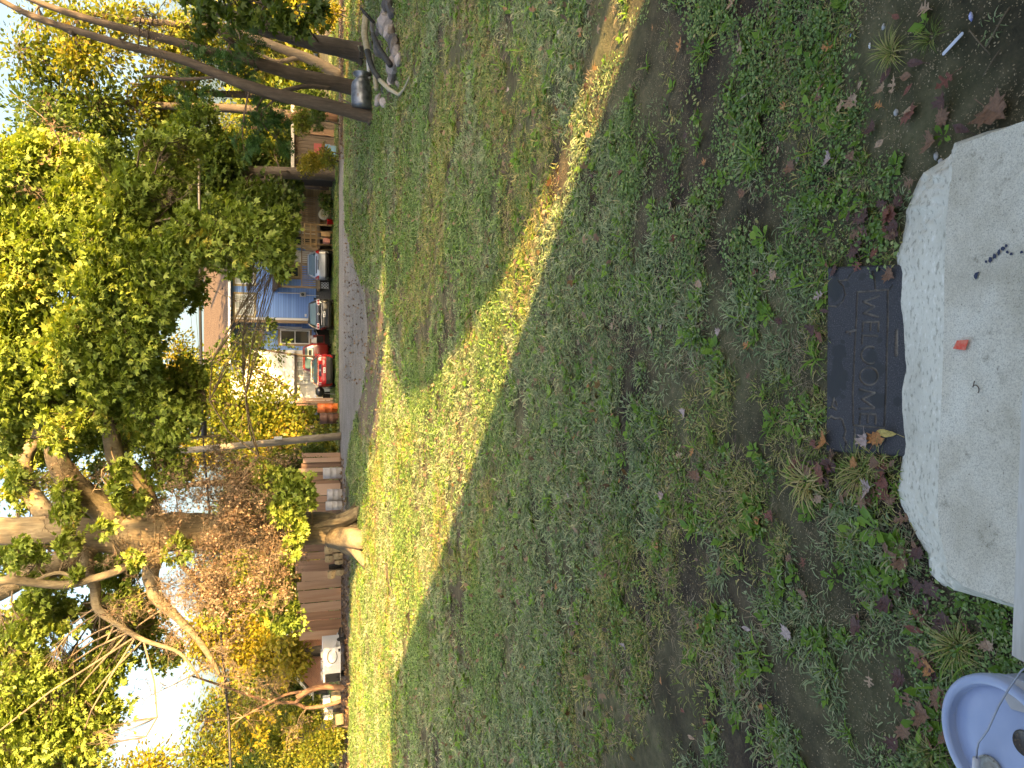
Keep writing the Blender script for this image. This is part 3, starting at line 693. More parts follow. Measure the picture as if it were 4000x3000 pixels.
# fallen leaves ------------------------------------------------------
def leaf_mesh(kind_, seed):
    r = np.random.RandomState(seed)
    if kind_ == 'maple':
        o = [(0, 0), (.10, -.12), (-.02, -.38), (.22, -.30), (.20, -.62), (.42, -.50), (.60, -.66), (.58, -.34), (.80, -.36), (.72, -.16), (1.0, 0)]
    elif kind_ == 'oak':
        o = [(0, 0), (.12, -.05), (.16, -.28), (.27, -.25), (.30, -.08), (.40, -.08), (.46, -.42), (.60, -.36), (.58, -.10), (.70, -.08), (.80, -.26), (.86, -.10), (1.0, 0)]
    else:
        o = [(0, 0), (.15, -.10), (.35, -.19), (.55, -.21), (.75, -.15), (.9, -.06), (1.0, 0)]
    oo = [(a_ * (1 + r.uniform(-.06, .06)), b_ * (1 + r.uniform(-.12, .12))) for a_, b_ in o]
    lo = oo; up = [(a_, -b_ * (1 + r.uniform(-.1, .1))) for a_, b_ in oo[1:-1]][::-1]
    k1, k2 = r.uniform(.1, .7), r.uniform(-.25, .4)
    V = []
    mids = [(.25, 0), (.5, 0), (.75, 0)]
    def zf(x, y): return k1 * abs(y) ** 1.4 + k2 * (x - .5) ** 2 + .06 * math.sin(9 * x + seed) * abs(y)
    rim = lo + up; V = [(x - .5, y, zf(x, y)) for x, y in rim] + [(x - .5, 0, zf(x, 0)) for x, _ in mids]
    n = len(rim); F = []
    def nearest(i):
        x = (rim[i][0] + rim[(i + 1) % n][0]) / 2
        return n + min(2, max(0, int(round((x - .25) / .25))))
    prev = None
    for i in range(n):
        k_ = nearest(i); F.append((i, (i + 1) % n, k_))
        if prev is not None and prev != k_: F.append((i, k_, prev))
        prev = k_
    # stem
    s0 = len(V); V += [(-.5, -.012, zf(0, 0)), (-.5, .012, zf(0, 0)), (-.95, .06, .06), (-.95, .03, .06)]
    F.append((s0, s0 + 1, s0 + 2, s0 + 3))
    me = bpy.data.meshes.new("fallen_leaf"); me.from_pydata(V, [], F); me.materials.append(M_FALL); me.update()
    return me
LM = {k_: [leaf_mesh(k_, 100 + i + 17 * j) for i in range(5)] for j, k_ in enumerate(('maple', 'oak', 'oval'))}
LEAFCOL = {'brown': (.22, .11, .065), 'dark': (.10, .04, .035), 'red': (.20, .06, .04), 'orange': (.46, .19, .06), 'tan': (.42, .27, .18), 'pink': (.42, .31, .29), 'yellow': (.5, .36, .10)}
LMAT = {}
for k_, c_ in LEAFCOL.items():
    c_ = np.array(c_); m, nt, bs = newmat("leaf_" + k_)
    n1 = noise(nt, 7, 6, .6); r1 = ramp(nt, [(.3, tuple(c_ * .5)), (.5, tuple(c_)), (.72, tuple(c_ * 1.35))]); nt.links.new(n1.outputs[0], r1.inputs[0])
    nt.links.new(r1.outputs[0], bs.inputs['Base Color']); bs.inputs['Roughness'].default_value = .5; bump(nt, bs, n1.outputs[0], .5, .02)
    LMAT[k_] = m
ldat = {}
def ldata(shape, i, col):
    key = (shape, i, col)
    if key not in ldat:
        me = LM[shape][i].copy(); me.materials.clear(); me.materials.append(LMAT[col]); ldat[key] = me
    return ldat[key]
def fallen(x, y, size, shape, col, label, up=.018, yaw=None, pos=None):
    p = gz(x, y, up) if pos is None else pos
    o = bpy.data.objects.new("fallen_leaf", ldata(shape, random.randrange(5), col)); COL.objects.link(o)
    o.location = tuple(p); o.rotation_euler = (random.uniform(-.35, .35), random.uniform(-.35, .35), random.uniform(0, 6.28) if yaw is None else yaw)
    o.scale = (size * .8,) * 3
    tag(o, label, "leaf", "fallen leaves on the lawn"); return o
def up_(z): return z
NL = [
 (3903, 440, .115, 'maple', 'brown', "largest brown maple leaf on bare soil behind the step's right corner"),
 (3634, 38, .085, 'oak', 'tan', "tan lobed oak leaf on bare soil at the right edge"),
 (3525, 70, .055, 'oval', 'red', "reddish curled leaf beside the tan oak leaf at right"),
 (3710, 401, .07, 'maple', 'dark', "dark wet maple leaf between the big brown leaf and the thatch"),
 (3572, 352, .06, 'oval', 'red', "narrow red-brown leaf standing in the thatch"),
 (3352, 401, .06, 'maple', 'tan', "pale tan maple leaf on dry straw"),
 (3252, 184, .065, 'oak', 'orange', "orange-tan oak leaf beside the round weed leaf"),
 (3379, 336, .05, 'oval', 'tan', "slim tan leaf upright in the straw"),
 (3225, 342, .05, 'oval', 'red', "dull red leaf beside the green broad weeds"),
 (3252, 624, .06, 'maple', 'pink', "pinkish maple leaf in the grass above the step corner"),
 (3352, 613, .05, 'maple', 'brown', "curled brown leaf among grass right of the pinkish leaf"),
 (3425, 504, .06, 'maple', 'dark', "dark red leaf with ragged edge in the middle of the thatch"),
 (3458, 564, .06, 'oval', 'tan', "pale tan leaf lying above the pebble"),
 (3387, 846, .085, 'maple', 'dark', "dark purple-brown maple leaf on the soil right of the mat"),
 (3480, 830, .06, 'maple', 'red', "red-brown leaf at the broken edge of the step"),
 (3577, 716, .07, 'oak', 'brown', "brown leaf tucked against the broken concrete corner"),
 (3773, 504, .075, 'oval', 'dark', "dark curled leaf touching the step's right side"),
 (3514, 879, .06, 'maple', 'dark', "dark leaf under the step's crumbled edge"),
 (3400, 905, .06, 'oak', 'dark', "dark red leaf near the right end of the mat"),
 (3430, 985, .055, 'maple', 'red', "small red leaf at the mat's right end"),
 (3365, 1043, .055, 'oak', 'red', "brown-red lobed leaf lying over the mat's right edge"),
 (3245, 1030, .05, 'oval', 'red', "narrow reddish leaf at the mat's far right corner"),
 (3270, 1055, .05, 'maple', 'dark', "dark leaf on the mat's right corner"),
 (3495, 1075, .055, 'maple', 'brown', "brown leaf wedged between the mat and the step"),
 (3215, 1158, .06, 'oak', 'pink', "pale pinkish oak leaf at the mat's far edge"),
 (3238, 1215, .05, 'oval', 'dark', "dark narrow leaf at the mat's far edge"),
 (3218, 1312, .055, 'maple', 'red', "dull red leaf on the mat edge behind the word"),
 (3220, 1845, .095, 'maple', 'red', "large red-brown maple leaf in the grass left of the mat"),
 (3355, 1801, .055, 'maple', 'orange', "small orange maple leaf left of the mat"),
 (3404, 1722, .07, 'maple', 'pink', "grey-brown maple leaf on the left end of the mat"),
 (3445, 1708, .07, 'maple', 'orange', "orange maple leaf on the mat's left end nearest the step"),
 (3240, 1718, .075, 'maple', 'orange', "rust-orange maple leaf on the mat's far left corner"),
 (3488, 1690, .09, 'oval', 'yellow', "long curled yellow-brown leaf between mat and step"),
 (3406, 1912, .075, 'maple', 'pink', "pinkish grey maple leaf beside the step left of the mat"),
 (3392, 1960, .075, 'maple', 'brown', "orange-brown maple leaf under the pinkish one"),
 (3438, 1808, .055, 'maple', 'brown', "brown leaf close to the step's left half"),
 (3473, 1888, .06, 'maple', 'red', "red-brown leaf touching the step's left half"),
 (3310, 1945, .07, 'oval', 'brown', "curled brown leaf beside the orange-brown maple leaf"),
 (3218, 1946, .05, 'maple', 'tan', "pale tan leaf beyond the large red-brown leaf"),
 (3483, 2134, .06, 'oval', 'brown', "oval brown leaf among the weeds beside the step"),
 (3546, 2201, .07, 'maple', 'brown', "curled brown leaf near the step's left corner"),
 (3605, 2155, .06, 'maple', 'dark', "dark leaf under the step's left edge"),
 (3655, 2298, .08, 'maple', 'dark', "dark brown leaf tucked beneath the step's left corner"),
 (3160, 2317, .065, 'maple', 'brown', "brown leaf under a grass blade in the left weeds"),
 (3093, 2462, .09, 'maple', 'pink', "large pale pinkish maple leaf in the left foreground"),
 (2938, 2452, .07, 'oval', 'pink', "pale oval leaf beyond the pinkish maple leaf"),
 (3358, 2442, .08, 'maple', 'dark', "purple-brown leaf pair in the left foreground"),
 (3483, 2360, .075, 'maple', 'dark', "dark brown leaf near the orange filter end"),
 (3035, 2008, .07, 'maple', 'red', "red-brown leaf with a yellow stalk left of the mat"),
 (2963, 1883, .05, 'oval', 'yellow', "small yellow leaf in shade left of the mat"),
 (2587, 2140, .095, 'oak', 'orange', "largest orange oak leaf out on the shaded lawn"),
 (2600, 1940, .06, 'maple', 'pink', "small pinkish leaf in the middle of the lawn"),
 (2721, 1766, .06, 'oak', 'orange', "orange oak leaf near the dark bare patch"),
 (2681, 1611, .07, 'maple', 'pink', "pinkish tan maple leaf among blue-green grass"),
 (2345, 1640, .055, 'oak', 'orange', "bright orange oak leaf near the weeds cluster"),
 (2468, 1907, .06, 'oval', 'red', "curled red-brown leaf on the lawn centre"),
 (2370, 1846, .055, 'oak', 'orange', "small orange oak leaf beyond the curled leaf"),
 (2735, 1853, .08, 'maple', 'brown', "brown crumpled maple leaf beyond the mat's left end"),
 (2555, 1300, .08, 'maple', 'tan', "pale tan maple leaf lying behind the mat"),
 (2930, 1350, .06, 'oak', 'orange', "orange leaf directly beyond the mat"),
 (2750, 1110, .06, 'maple', 'tan', "tan maple leaf on the lawn right of centre"),
 (2820, 1300, .05, 'maple', 'pink', "pale leaf in the creeping weeds beyond the mat"),
 (2420, 1050, .05, 'oval', 'yellow', "small yellow leaf among the creeping weeds"),
 (2645, 470, .045, 'oval', 'yellow', "round yellow leaf on the lawn at right"),
 (2675, 180, .10, 'oak', 'orange', "orange oak leaf standing in grass at right"),
 (2770, 155, .09, 'oak', 'brown', "brown oak leaf on edge beside a pale twig"),
 (2880, 15, .09, 'oak', 'tan', "tan oak leaf at the far right edge of the lawn"),
 (2915, 185, .11, 'oak', 'tan', "long tan oak leaf beside the flat stick"),
 (3630, 2790, .08, 'maple', 'brown', "brown leaf beside the bucket's rim"),
 (3555, 2855, .07, 'maple', 'brown', "curled brown leaf left of the bucket"),
 (3650, 2610, .06, 'maple', 'orange', "orange-brown leaf in grass right of the bucket"),
 (3600, 2540, .09, 'oval', 'brown', "olive-brown leaf among the litter above the bucket"),
 (3530, 2640, .07, 'maple', 'dark', "dark leaf in the weeds near the bucket"),
 (3520, 2900, .07, 'maple', 'dark', "dark curled leaf at the left bottom corner by the bucket"),
]
for x, y, s_, sh, co, lab in NL:
    fallen(x, y, s_, sh, co, lab, up=.024)
cols = ['brown', 'dark', 'red', 'orange', 'tan', 'pink']
def on_lawn(X, Y):
    a_ = np.array([X]); b_ = np.array([Y])
    return not (inpoly(a_, b_, SLAB_XY)[0] or inpoly(a_, b_, MAT_XY)[0] or math.hypot(X - BUCKET_C[0], Y - BUCKET_C[1]) < .2)
cnt = 0
while cnt < 225:
    Y = 1.3 + 9.7 * random.random() ** 1.55; X = random.uniform(-1, 1) * (.54 * Y + .05)
    if not on_lawn(X, Y): continue
    if X > .6 and Y < 1.9 and random.random() < .7: continue
    co = random.choices(cols, [4, 3, 3, 4, 3, 2])[0]; sh = random.choice(['maple', 'oak', 'oval', 'oak', 'maple'])
    nm = {'brown': 'brown', 'dark': 'dark brown', 'red': 'red-brown', 'orange': 'orange', 'tan': 'tan', 'pink': 'pinkish'}[co]
    zone = "near the step" if Y < 3 else ("out on the shaded lawn" if Y < 6 else "far out on the lawn")
    fallen(0, 0, random.uniform(.035, .065), sh, co, "small %s %s leaf lying %s%s" % (nm, {'maple': 'lobed', 'oak': 'narrow-lobed', 'oval': 'narrow'}[sh], zone, ' at left' if X < -.2 * Y else (' at right' if X > .2 * Y else ' in the middle')), pos=(X, Y, float(hz(X, Y)) + .022)); cnt += 1
for (xa, xb, ya, yb, n_, w_) in ((3330, 3560, 770, 1050, 16, "right of the mat"), (3150, 3500, 1740, 2010, 16, "left of the mat"), (3480, 3660, 2010, 2330, 8, "along the step's left edge"), (3560, 3720, 2350, 2950, 12, "in the litter round the bucket"), (3400, 3800, 200, 560, 8, "on the soil right of the step")):
    for _ in range(n_):
        x_, y_ = random.uniform(xa, xb), random.uniform(ya, yb); q_ = gz(x_, y_)
        if not on_lawn(q_[0], q_[1]): continue
        co = random.choices(['brown', 'dark', 'red', 'tan'], [4, 4, 3, 1])[0]; sh = random.choice(['maple', 'oak', 'oval'])
        fallen(x_, y_, random.uniform(.05, .085), sh, co, "%s %s leaf %s" % ({'brown': 'brown', 'dark': 'dark brown', 'red': 'red-brown', 'tan': 'tan'}[co], {'maple': 'lobed', 'oak': 'narrow-lobed', 'oval': 'curled'}[sh], w_))
# grass clumps and broad weeds one can pick out
def clump(x, y, n, h, wid, mat, label, flat=.3, lean=.9, seed=1, spread=.02):
    V, F, A = blades(n, h, spread, lean, wid, seed, flat=flat, segs=5); p = gz(x, y, 0)
    o = fast_mesh("grass_clump", V, F, A, mat); o.location = tuple(p)
    tag(o, label, "grass clump", "larger grass clumps")
clump(3490, 205, 110, .085, .0014, M_GRASS, "fine-bladed olive grass clump on bare soil at right", .6, seed=201)
clump(3640, 150, 60, .06, .0014, M_GRASS, "small thin grass clump beside the tan oak leaf", .5, seed=202)
clump(3150, 1880, 90, .13, .0026, M_GRASS, "tall bright grass clump around the red-brown leaf", .7, seed=203, spread=.05)
clump(3370, 1840, 110, .11, .0016, M_GRASS, "dense fine grass clump left of the mat", .6, seed=204, spread=.04)
clump(3330, 2115, 80, .09, .0014, M_GRASS, "star-shaped fine grass clump beside the step", .9, seed=205)
clump(3750, 2525, 150, .11, .0014, M_GRASS, "bright needle-like grass clump beside the bucket", .5, seed=206)
clump(3640, 2940, 60, .08, .0014, M_GRASS, "small fine grass clump left of the bucket", .5, seed=207)
clump(2480, 1720, 60, .11, .0032, M_GRASSB, "wide-bladed bluish grass clump in mid lawn", .6, seed=208, spread=.03)
clump(3430, 1790, 70, .08, .0015, M_GRASS, "grass clump overlapping the mat's near left corner", .7, seed=209, spread=.03)
clump(2950, 620, 60, .10, .0034, M_WEED, "wide-bladed crabgrass clump right of the mat", .8, seed=210, spread=.03)
clump(2760, 200, 50, .10, .0034, M_WEED, "wide-bladed crabgrass clump beside the brown oak leaf", .8, seed=211, spread=.03)
def weed(x, y, n, size, label, seed):
    V, F, A = leaflets(n, 0, 0, size, seed, rosette=True, tmpl=(np.array([(0, -.03, 0), (.35, -.2, .06), (.75, -.24, .06), (1.0, 0, -.05), (.75, .24, .06), (.35, .2, .06), (0, .03, 0), (.5, 0, 0)]), np.array([(0, 1, 7, 6), (1, 2, 3, 7), (7, 3, 4, 5), (6, 7, 5, 5)])[:3]))
    o = fast_mesh("broadleaf_weed", V, F, A, M_WEED, smooth=True); o.location = tuple(gz(x, y, .005)); tag(o, label, "weed", "broad-leaved weed rosettes")
for i, (x, y, n, s_, lab) in enumerate([(3430, 2065, 6, .065, "large plantain rosette beside the step's left half"), (3350, 2070, 5, .05, "green broad-leaved weed next to the plantain"), (3180, 1990, 7, .045, "broad weed rosette by the orange-brown leaves"),
    (3690, 535, 5, .035, "round-leaved weed at the step's right corner"), (3220, 160, 3, .045, "round pale green weed leaf on soil at right"), (3130, 175, 7, .06, "plantain rosette with ribbed leaves near the right edge"), (3190, 290, 5, .05, "broad green weed beside the orange-tan leaf"),
    (3170, 430, 6, .05, "low green rosette below the dull red leaf"), (2960, 2060, 8, .05, "leafy green rosette cluster on the left lawn"), (2470, 1685, 8, .05, "bright green broad weed beside mid-lawn grass"), (2440, 1790, 7, .05, "dark green rosette in mid lawn"),
    (3120, 2240, 6, .045, "broad weed rosette in the left foreground"), (3270, 2260, 6, .04, "glossy weed rosette above the dark leaves"), (3600, 2830, 4, .055, "oval pale green weed leaf beside the bucket"), (3370, 790, 6, .03, "small bright weed right of the mat"), (3260, 900, 5, .04, "small green rosette beyond the mat's right end"),
    (2990, 930, 8, .06, "large-leaved weed patch beyond the mat's right corner"), (3060, 1010, 6, .05, "broad weed just beyond the mat's right corner"), (3010, 1230, 7, .04, "light green weed behind the word on the mat")]):
    weed(x, y, n, s_, lab, 300 + i)
# ================================================================== UNSEEN HOUSE AND ADDED SHADOW CASTER BESIDE AND BEHIND THE PHOTOGRAPHER
def st(s, t, z): return (s * .8 - t * .6, s * .6 + t * .8, z)      # s: across the sun, t: along its shadow
M_WALLP = tint("caster_tan_paint", (.42, .38, .32), .1, .8)
M_ROOFD = tint("dark_shingle", (.08, .075, .07), .3, .9, scale=20)
def own_house():
    root = empty("photographers_house", (-3, -.7, 0), "unseen two-storey house, walls white for bounce light, behind the concrete step", "house")
    b = MB(); b.box(-13, 5.55, -9.0, -.7, 0, 5.6); b.build("wall", tint("bounce_white_wall", (.7, .69, .66), .06, .8), root)  # unseen wall made white to bounce light onto step and lawn
    b = MB(); b.poly([(-9.3, 5.6), (-4.85, 6.7), (-.35, 5.6), (-.35, 5.72), (-4.85, 6.84), (-9.3, 5.72)], -13.3, 5.8)
    b.v[0] = b.v[0][:, [1, 0, 2]]; b.build("roof", M_ROOFD, root)
    b = MB(); b.box(-.45, .5, -.69, -.64, .22, 2.25); b.build("door", plain("door_paint", (.3, .3, .3)), root)
own_house()
def caster_house():
    root = empty("shadow_caster", st(12, -10, 0), "unseen house-shaped shadow caster added right of the step", "house")
    prof = [(4.44, 0), (4.46, 2.72), (4.9, 3.3), (5.55, 3.75), (6.4, 4.35), (7.55, 4.9), (9.3, 5.35), (11, 5.3), (13, 5.1), (30, 5.1), (30, 0)]  # added unseen block, outline shaped so its shadow bounds the sunlit streak
    V = [st(s, t, z) for t in (-6.4, -12.5) for s, z in prof]; n = len(prof)
    b = MB(); b.add(V, [tuple(range(n))[::-1], tuple(range(n, 2 * n))] + [(i, (i + 1) % n, (i + 1) % n + n, i + n) for i in range(n)])
    b.build("wall", M_WALLP, root)
    b = MB()
    for t in (-6.35, ):
        b.add([st(s, t - .02 * k, z) for k in (0, 1) for s, z in ((6.5, .3), (7.5, .3), (7.5, 2.3), (6.5, 2.3))], [(0, 1, 2, 3), (4, 5, 6, 7)])
    b.build("door", plain("caster_door_paint", (.15, .1, .07)), root)
caster_house()

# ================================================================== TREES
def near_pt(pts, c):
    d = np.linalg.norm(pts - c, axis=1) + np.maximum(0, pts[:, 2] - c[2] - .5) * 1.5
    return pts[int(np.argmin(d))]
def curve(p, q, sag=.0, jit=.15, n=6):
    p = np.array(p); q = np.array(q); L = np.linalg.norm(q - p); t = np.linspace(0, 1, n)[:, None]
    o = RS.randn(3) * jit * L
    return p + (q - p) * t + np.sin(np.pi * t) * o + np.array((0, 0, 1)) * (np.sin(np.pi * t) * sag * L)
def prisms(p0, p1, r0, r1):
    d = p1 - p0; d /= np.linalg.norm(d, axis=1)[:, None] + 1e-9
    u = np.cross(d, np.array([[.31, .22, .93]])); u /= np.linalg.norm(u, axis=1)[:, None] + 1e-9; w_ = np.cross(d, u)
    V = []
    for p, r in ((p0, r0), (p1, r1)):
        for k in range(3):
            a_ = 2.094 * k; V.append(p + (u * math.cos(a_) + w_ * math.sin(a_)) * r[:, None])
    V = np.stack(V, 1).reshape(-1, 3); base = np.arange(len(p0)) * 6
    F = np.stack([np.stack([base + k, base + (k + 1) % 3, base + 3 + (k + 1) % 3, base + 3 + k], -1) for k in range(3)], 1).reshape(-1, 4)
    return V, F
def twig_system(start, end, n, L, r, droop=.1, gen=2):
    """a bough from start to end with n side twigs that fork again"""
    path = curve(start, end, jit=.10, n=8); segs0 = []; segs1 = []; R0 = []; R1 = []
    for a_, b_, k in zip(path[:-1], path[1:], range(7)):
        segs0.append(a_); segs1.append(b_); R0.append(r * (1 - k / 9)); R1.append(r * (1 - (k + 1) / 9))
    ax_ = (np.array(end) - np.array(start)); ax_ = ax_ / (np.linalg.norm(ax_) + 1e-9)
    def grow(p, d, L_, r_, g):
        q = p
        for s_ in range(3):
            d = d + RS.randn(3) * .45 - np.array((0, 0, droop)); d /= np.linalg.norm(d)
            q2 = q + d * L_ / 3; segs0.append(q); segs1.append(q2); R0.append(r_ * (1 - s_ * .25)); R1.append(r_ * (.75 - s_ * .22))
            q = q2
            if g > 0:
                for _ in range(2 if g > 1 else 1):
                    dd = d + RS.randn(3) * .75; dd /= np.linalg.norm(dd); grow(q, dd, L_ * .55, r_ * .55, g - 1)
    for i in range(n):
        p = path[0] + (path[-1] - path[0]) * RS.rand(); p = path[min(7, int(RS.rand() * 8))]
        d = ax_ * .6 + RS.randn(3) * .8; d /= np.linalg.norm(d); grow(p, d, L * (.5 + .8 * RS.rand()), r * .45, gen)
    return np.array(segs0), np.array(segs1), np.array(R0), np.array(R1)

def tree(name, label, cat, base, stems, blobs, leafmat, bark, leaf=LEAF_MAPLE, lsize=.13, group=None, lai=3.0, bough=.035, twigmat=None, dead=(), seg=14, cl_r=.32, twn=1.0, extra=None, wob=.12):
    root = empty(name, base, label, cat, group); att = []
    for i, s_ in enumerate(stems):
        pts = np.array([P(x, y, Y) if len(q) == 0 else (x, y, Y) for x, y, Y, r, *q in s_]); rad = np.array([q[3] for q in s_])
        t = np.linspace(0, len(pts) - 1, (len(pts) - 1) * 5 + 1); k = np.clip(t.astype(int), 0, len(pts) - 2); f = t - k
        # Catmull-Rom
        pm = np.vstack([2 * pts[0] - pts[1], pts, 2 * pts[-1] - pts[-2]]); a0, a1, a2, a3 = pm[k], pm[k + 1], pm[k + 2], pm[k + 3]; f_ = f[:, None]
        pp = .5 * ((2 * a1) + (-a0 + a2) * f_ + (2 * a0 - 5 * a1 + 4 * a2 - a3) * f_ ** 2 + (-a0 + 3 * a1 - 3 * a2 + a3) * f_ ** 3)
        rr = np.interp(t, np.arange(len(rad)), rad)
        b = MB(); b.tube(pp, rr, seg if i == 0 else max(8, seg - 4), wob, seed=i + len(name)); b.build("trunk" if i == 0 else "limb", bark, root, smooth=True)
        att.append(pp)
    att = np.concatenate(att); C = []; D = []; N = []; SzL = []; T0 = []; T1 = []; Ra = []; Rb = []; DC = []
    for bl in blobs:
        x, y, Y, rx, ry = bl[:5]; dn = bl[5] if len(bl) > 5 else 1.0
        c = P(x, y, Y); k = Y / FPX; R3 = np.array((ry * k, min(rx, ry) * k * 1.0, rx * k))
        st_ = near_pt(att, c); d = curve(st_, c, .08)
        T0.append(d[:-1]); T1.append(d[1:]); q = np.linspace(bough, bough * .35, len(d)); Ra.append(q[:-1]); Rb.append(q[1:])
        area = math.pi * R3[0] * R3[2]; nleaf = int(area * lai * dn * 2.8 / (lsize ** 2 * .42)); per = 18; ncl = max(4, nleaf // per)
        g = RS.randn(ncl, 3); g /= np.linalg.norm(g, axis=1)[:, None]; cc_ = c + g * (RS.rand(ncl, 1) ** .42) * R3
        cr = cl_r * (.6 + .8 * RS.rand(ncl)) * max(.4, min(1, R3[2] / 1.0))
        # thin twigs out to each clump
        src = d[RS.randint(2, len(d), ncl)]; mid = (src + cc_) / 2 + RS.randn(ncl, 3) * .12 * R3[2]
        T0 += [src, mid]; T1 += [mid, cc_]; Ra += [np.full(ncl, bough * .3), np.full(ncl, bough * .2)]; Rb += [np.full(ncl, bough * .2), np.full(ncl, bough * .08)]
        o = RS.randn(ncl, per, 3) * cr[:, None, None] * np.array((.6, .6, .42)); pc = (cc_[:, None] + o).reshape(-1, 3)
        out = (o + g[:, None] * .25 + RS.randn(ncl, per, 3) * .12).reshape(-1, 3); out[:, 2] -= .12
        C.append(pc); D.append(out); nn = RS.randn(len(pc), 3) * .55; nn[:, 2] += .8; nn += np.repeat(g, per, 0) * .4; N.append(nn); SzL.append(lsize * (.6 + .7 * RS.rand(len(pc))))
    if C:
        C = np.concatenate(C); D = np.concatenate(D); N = np.concatenate(N); s_ = np.concatenate(SzL)
        V, F = scatter(leaf[0], leaf[1], C, D, N, s_); A = np.repeat(np.clip(RS.rand(len(C)) * .75 + fbm(C[:, 0] * .8, C[:, 2] * .8 + C[:, 1], 77, 3) * .6 - .18, 0, 1), len(leaf[0]))
        fast_mesh("crown", V, F, A, leafmat, root, kind='stuff')
    for (x, y, Y, rx, ry, n, nl) in dead:
        c = P(x, y, Y); k = Y / FPX; s0 = near_pt(att, c); L = max(rx, ry) * k
        e = c + (c - s0) / (np.linalg.norm(c - s0) + 1e-6) * L * .5
        a_, b_, r0, r1 = twig_system(s0, e, n, L * .9, .03, .05, 2)
        T0.append(a_); T1.append(b_); Ra.append(r0); Rb.append(r1)
        if nl:
            idx = RS.randint(0, len(b_), nl); pc = b_[idx] + RS.randn(nl, 3) * .05; DC.append(pc)
    if DC:
        pc = np.concatenate(DC); V, F = scatter(LEAF_OVAL[0], LEAF_OVAL[1], pc, RS.randn(len(pc), 3) - np.array((0, 0, .7)), RS.randn(len(pc), 3), .085 * (.6 + .8 * RS.rand(len(pc))))
        fast_mesh("dead_leaves", V, F, np.repeat(RS.rand(len(pc)), 4), M_DEADL, root, kind='stuff')
    if T0:
        V, F = prisms(np.concatenate(T0), np.concatenate(T1), np.concatenate(Ra), np.concatenate(Rb))
        fast_mesh("twigs", V, F, RS.rand(len(V)), twigmat or M_TWIGD, root, kind='stuff', smooth=True)
    return root

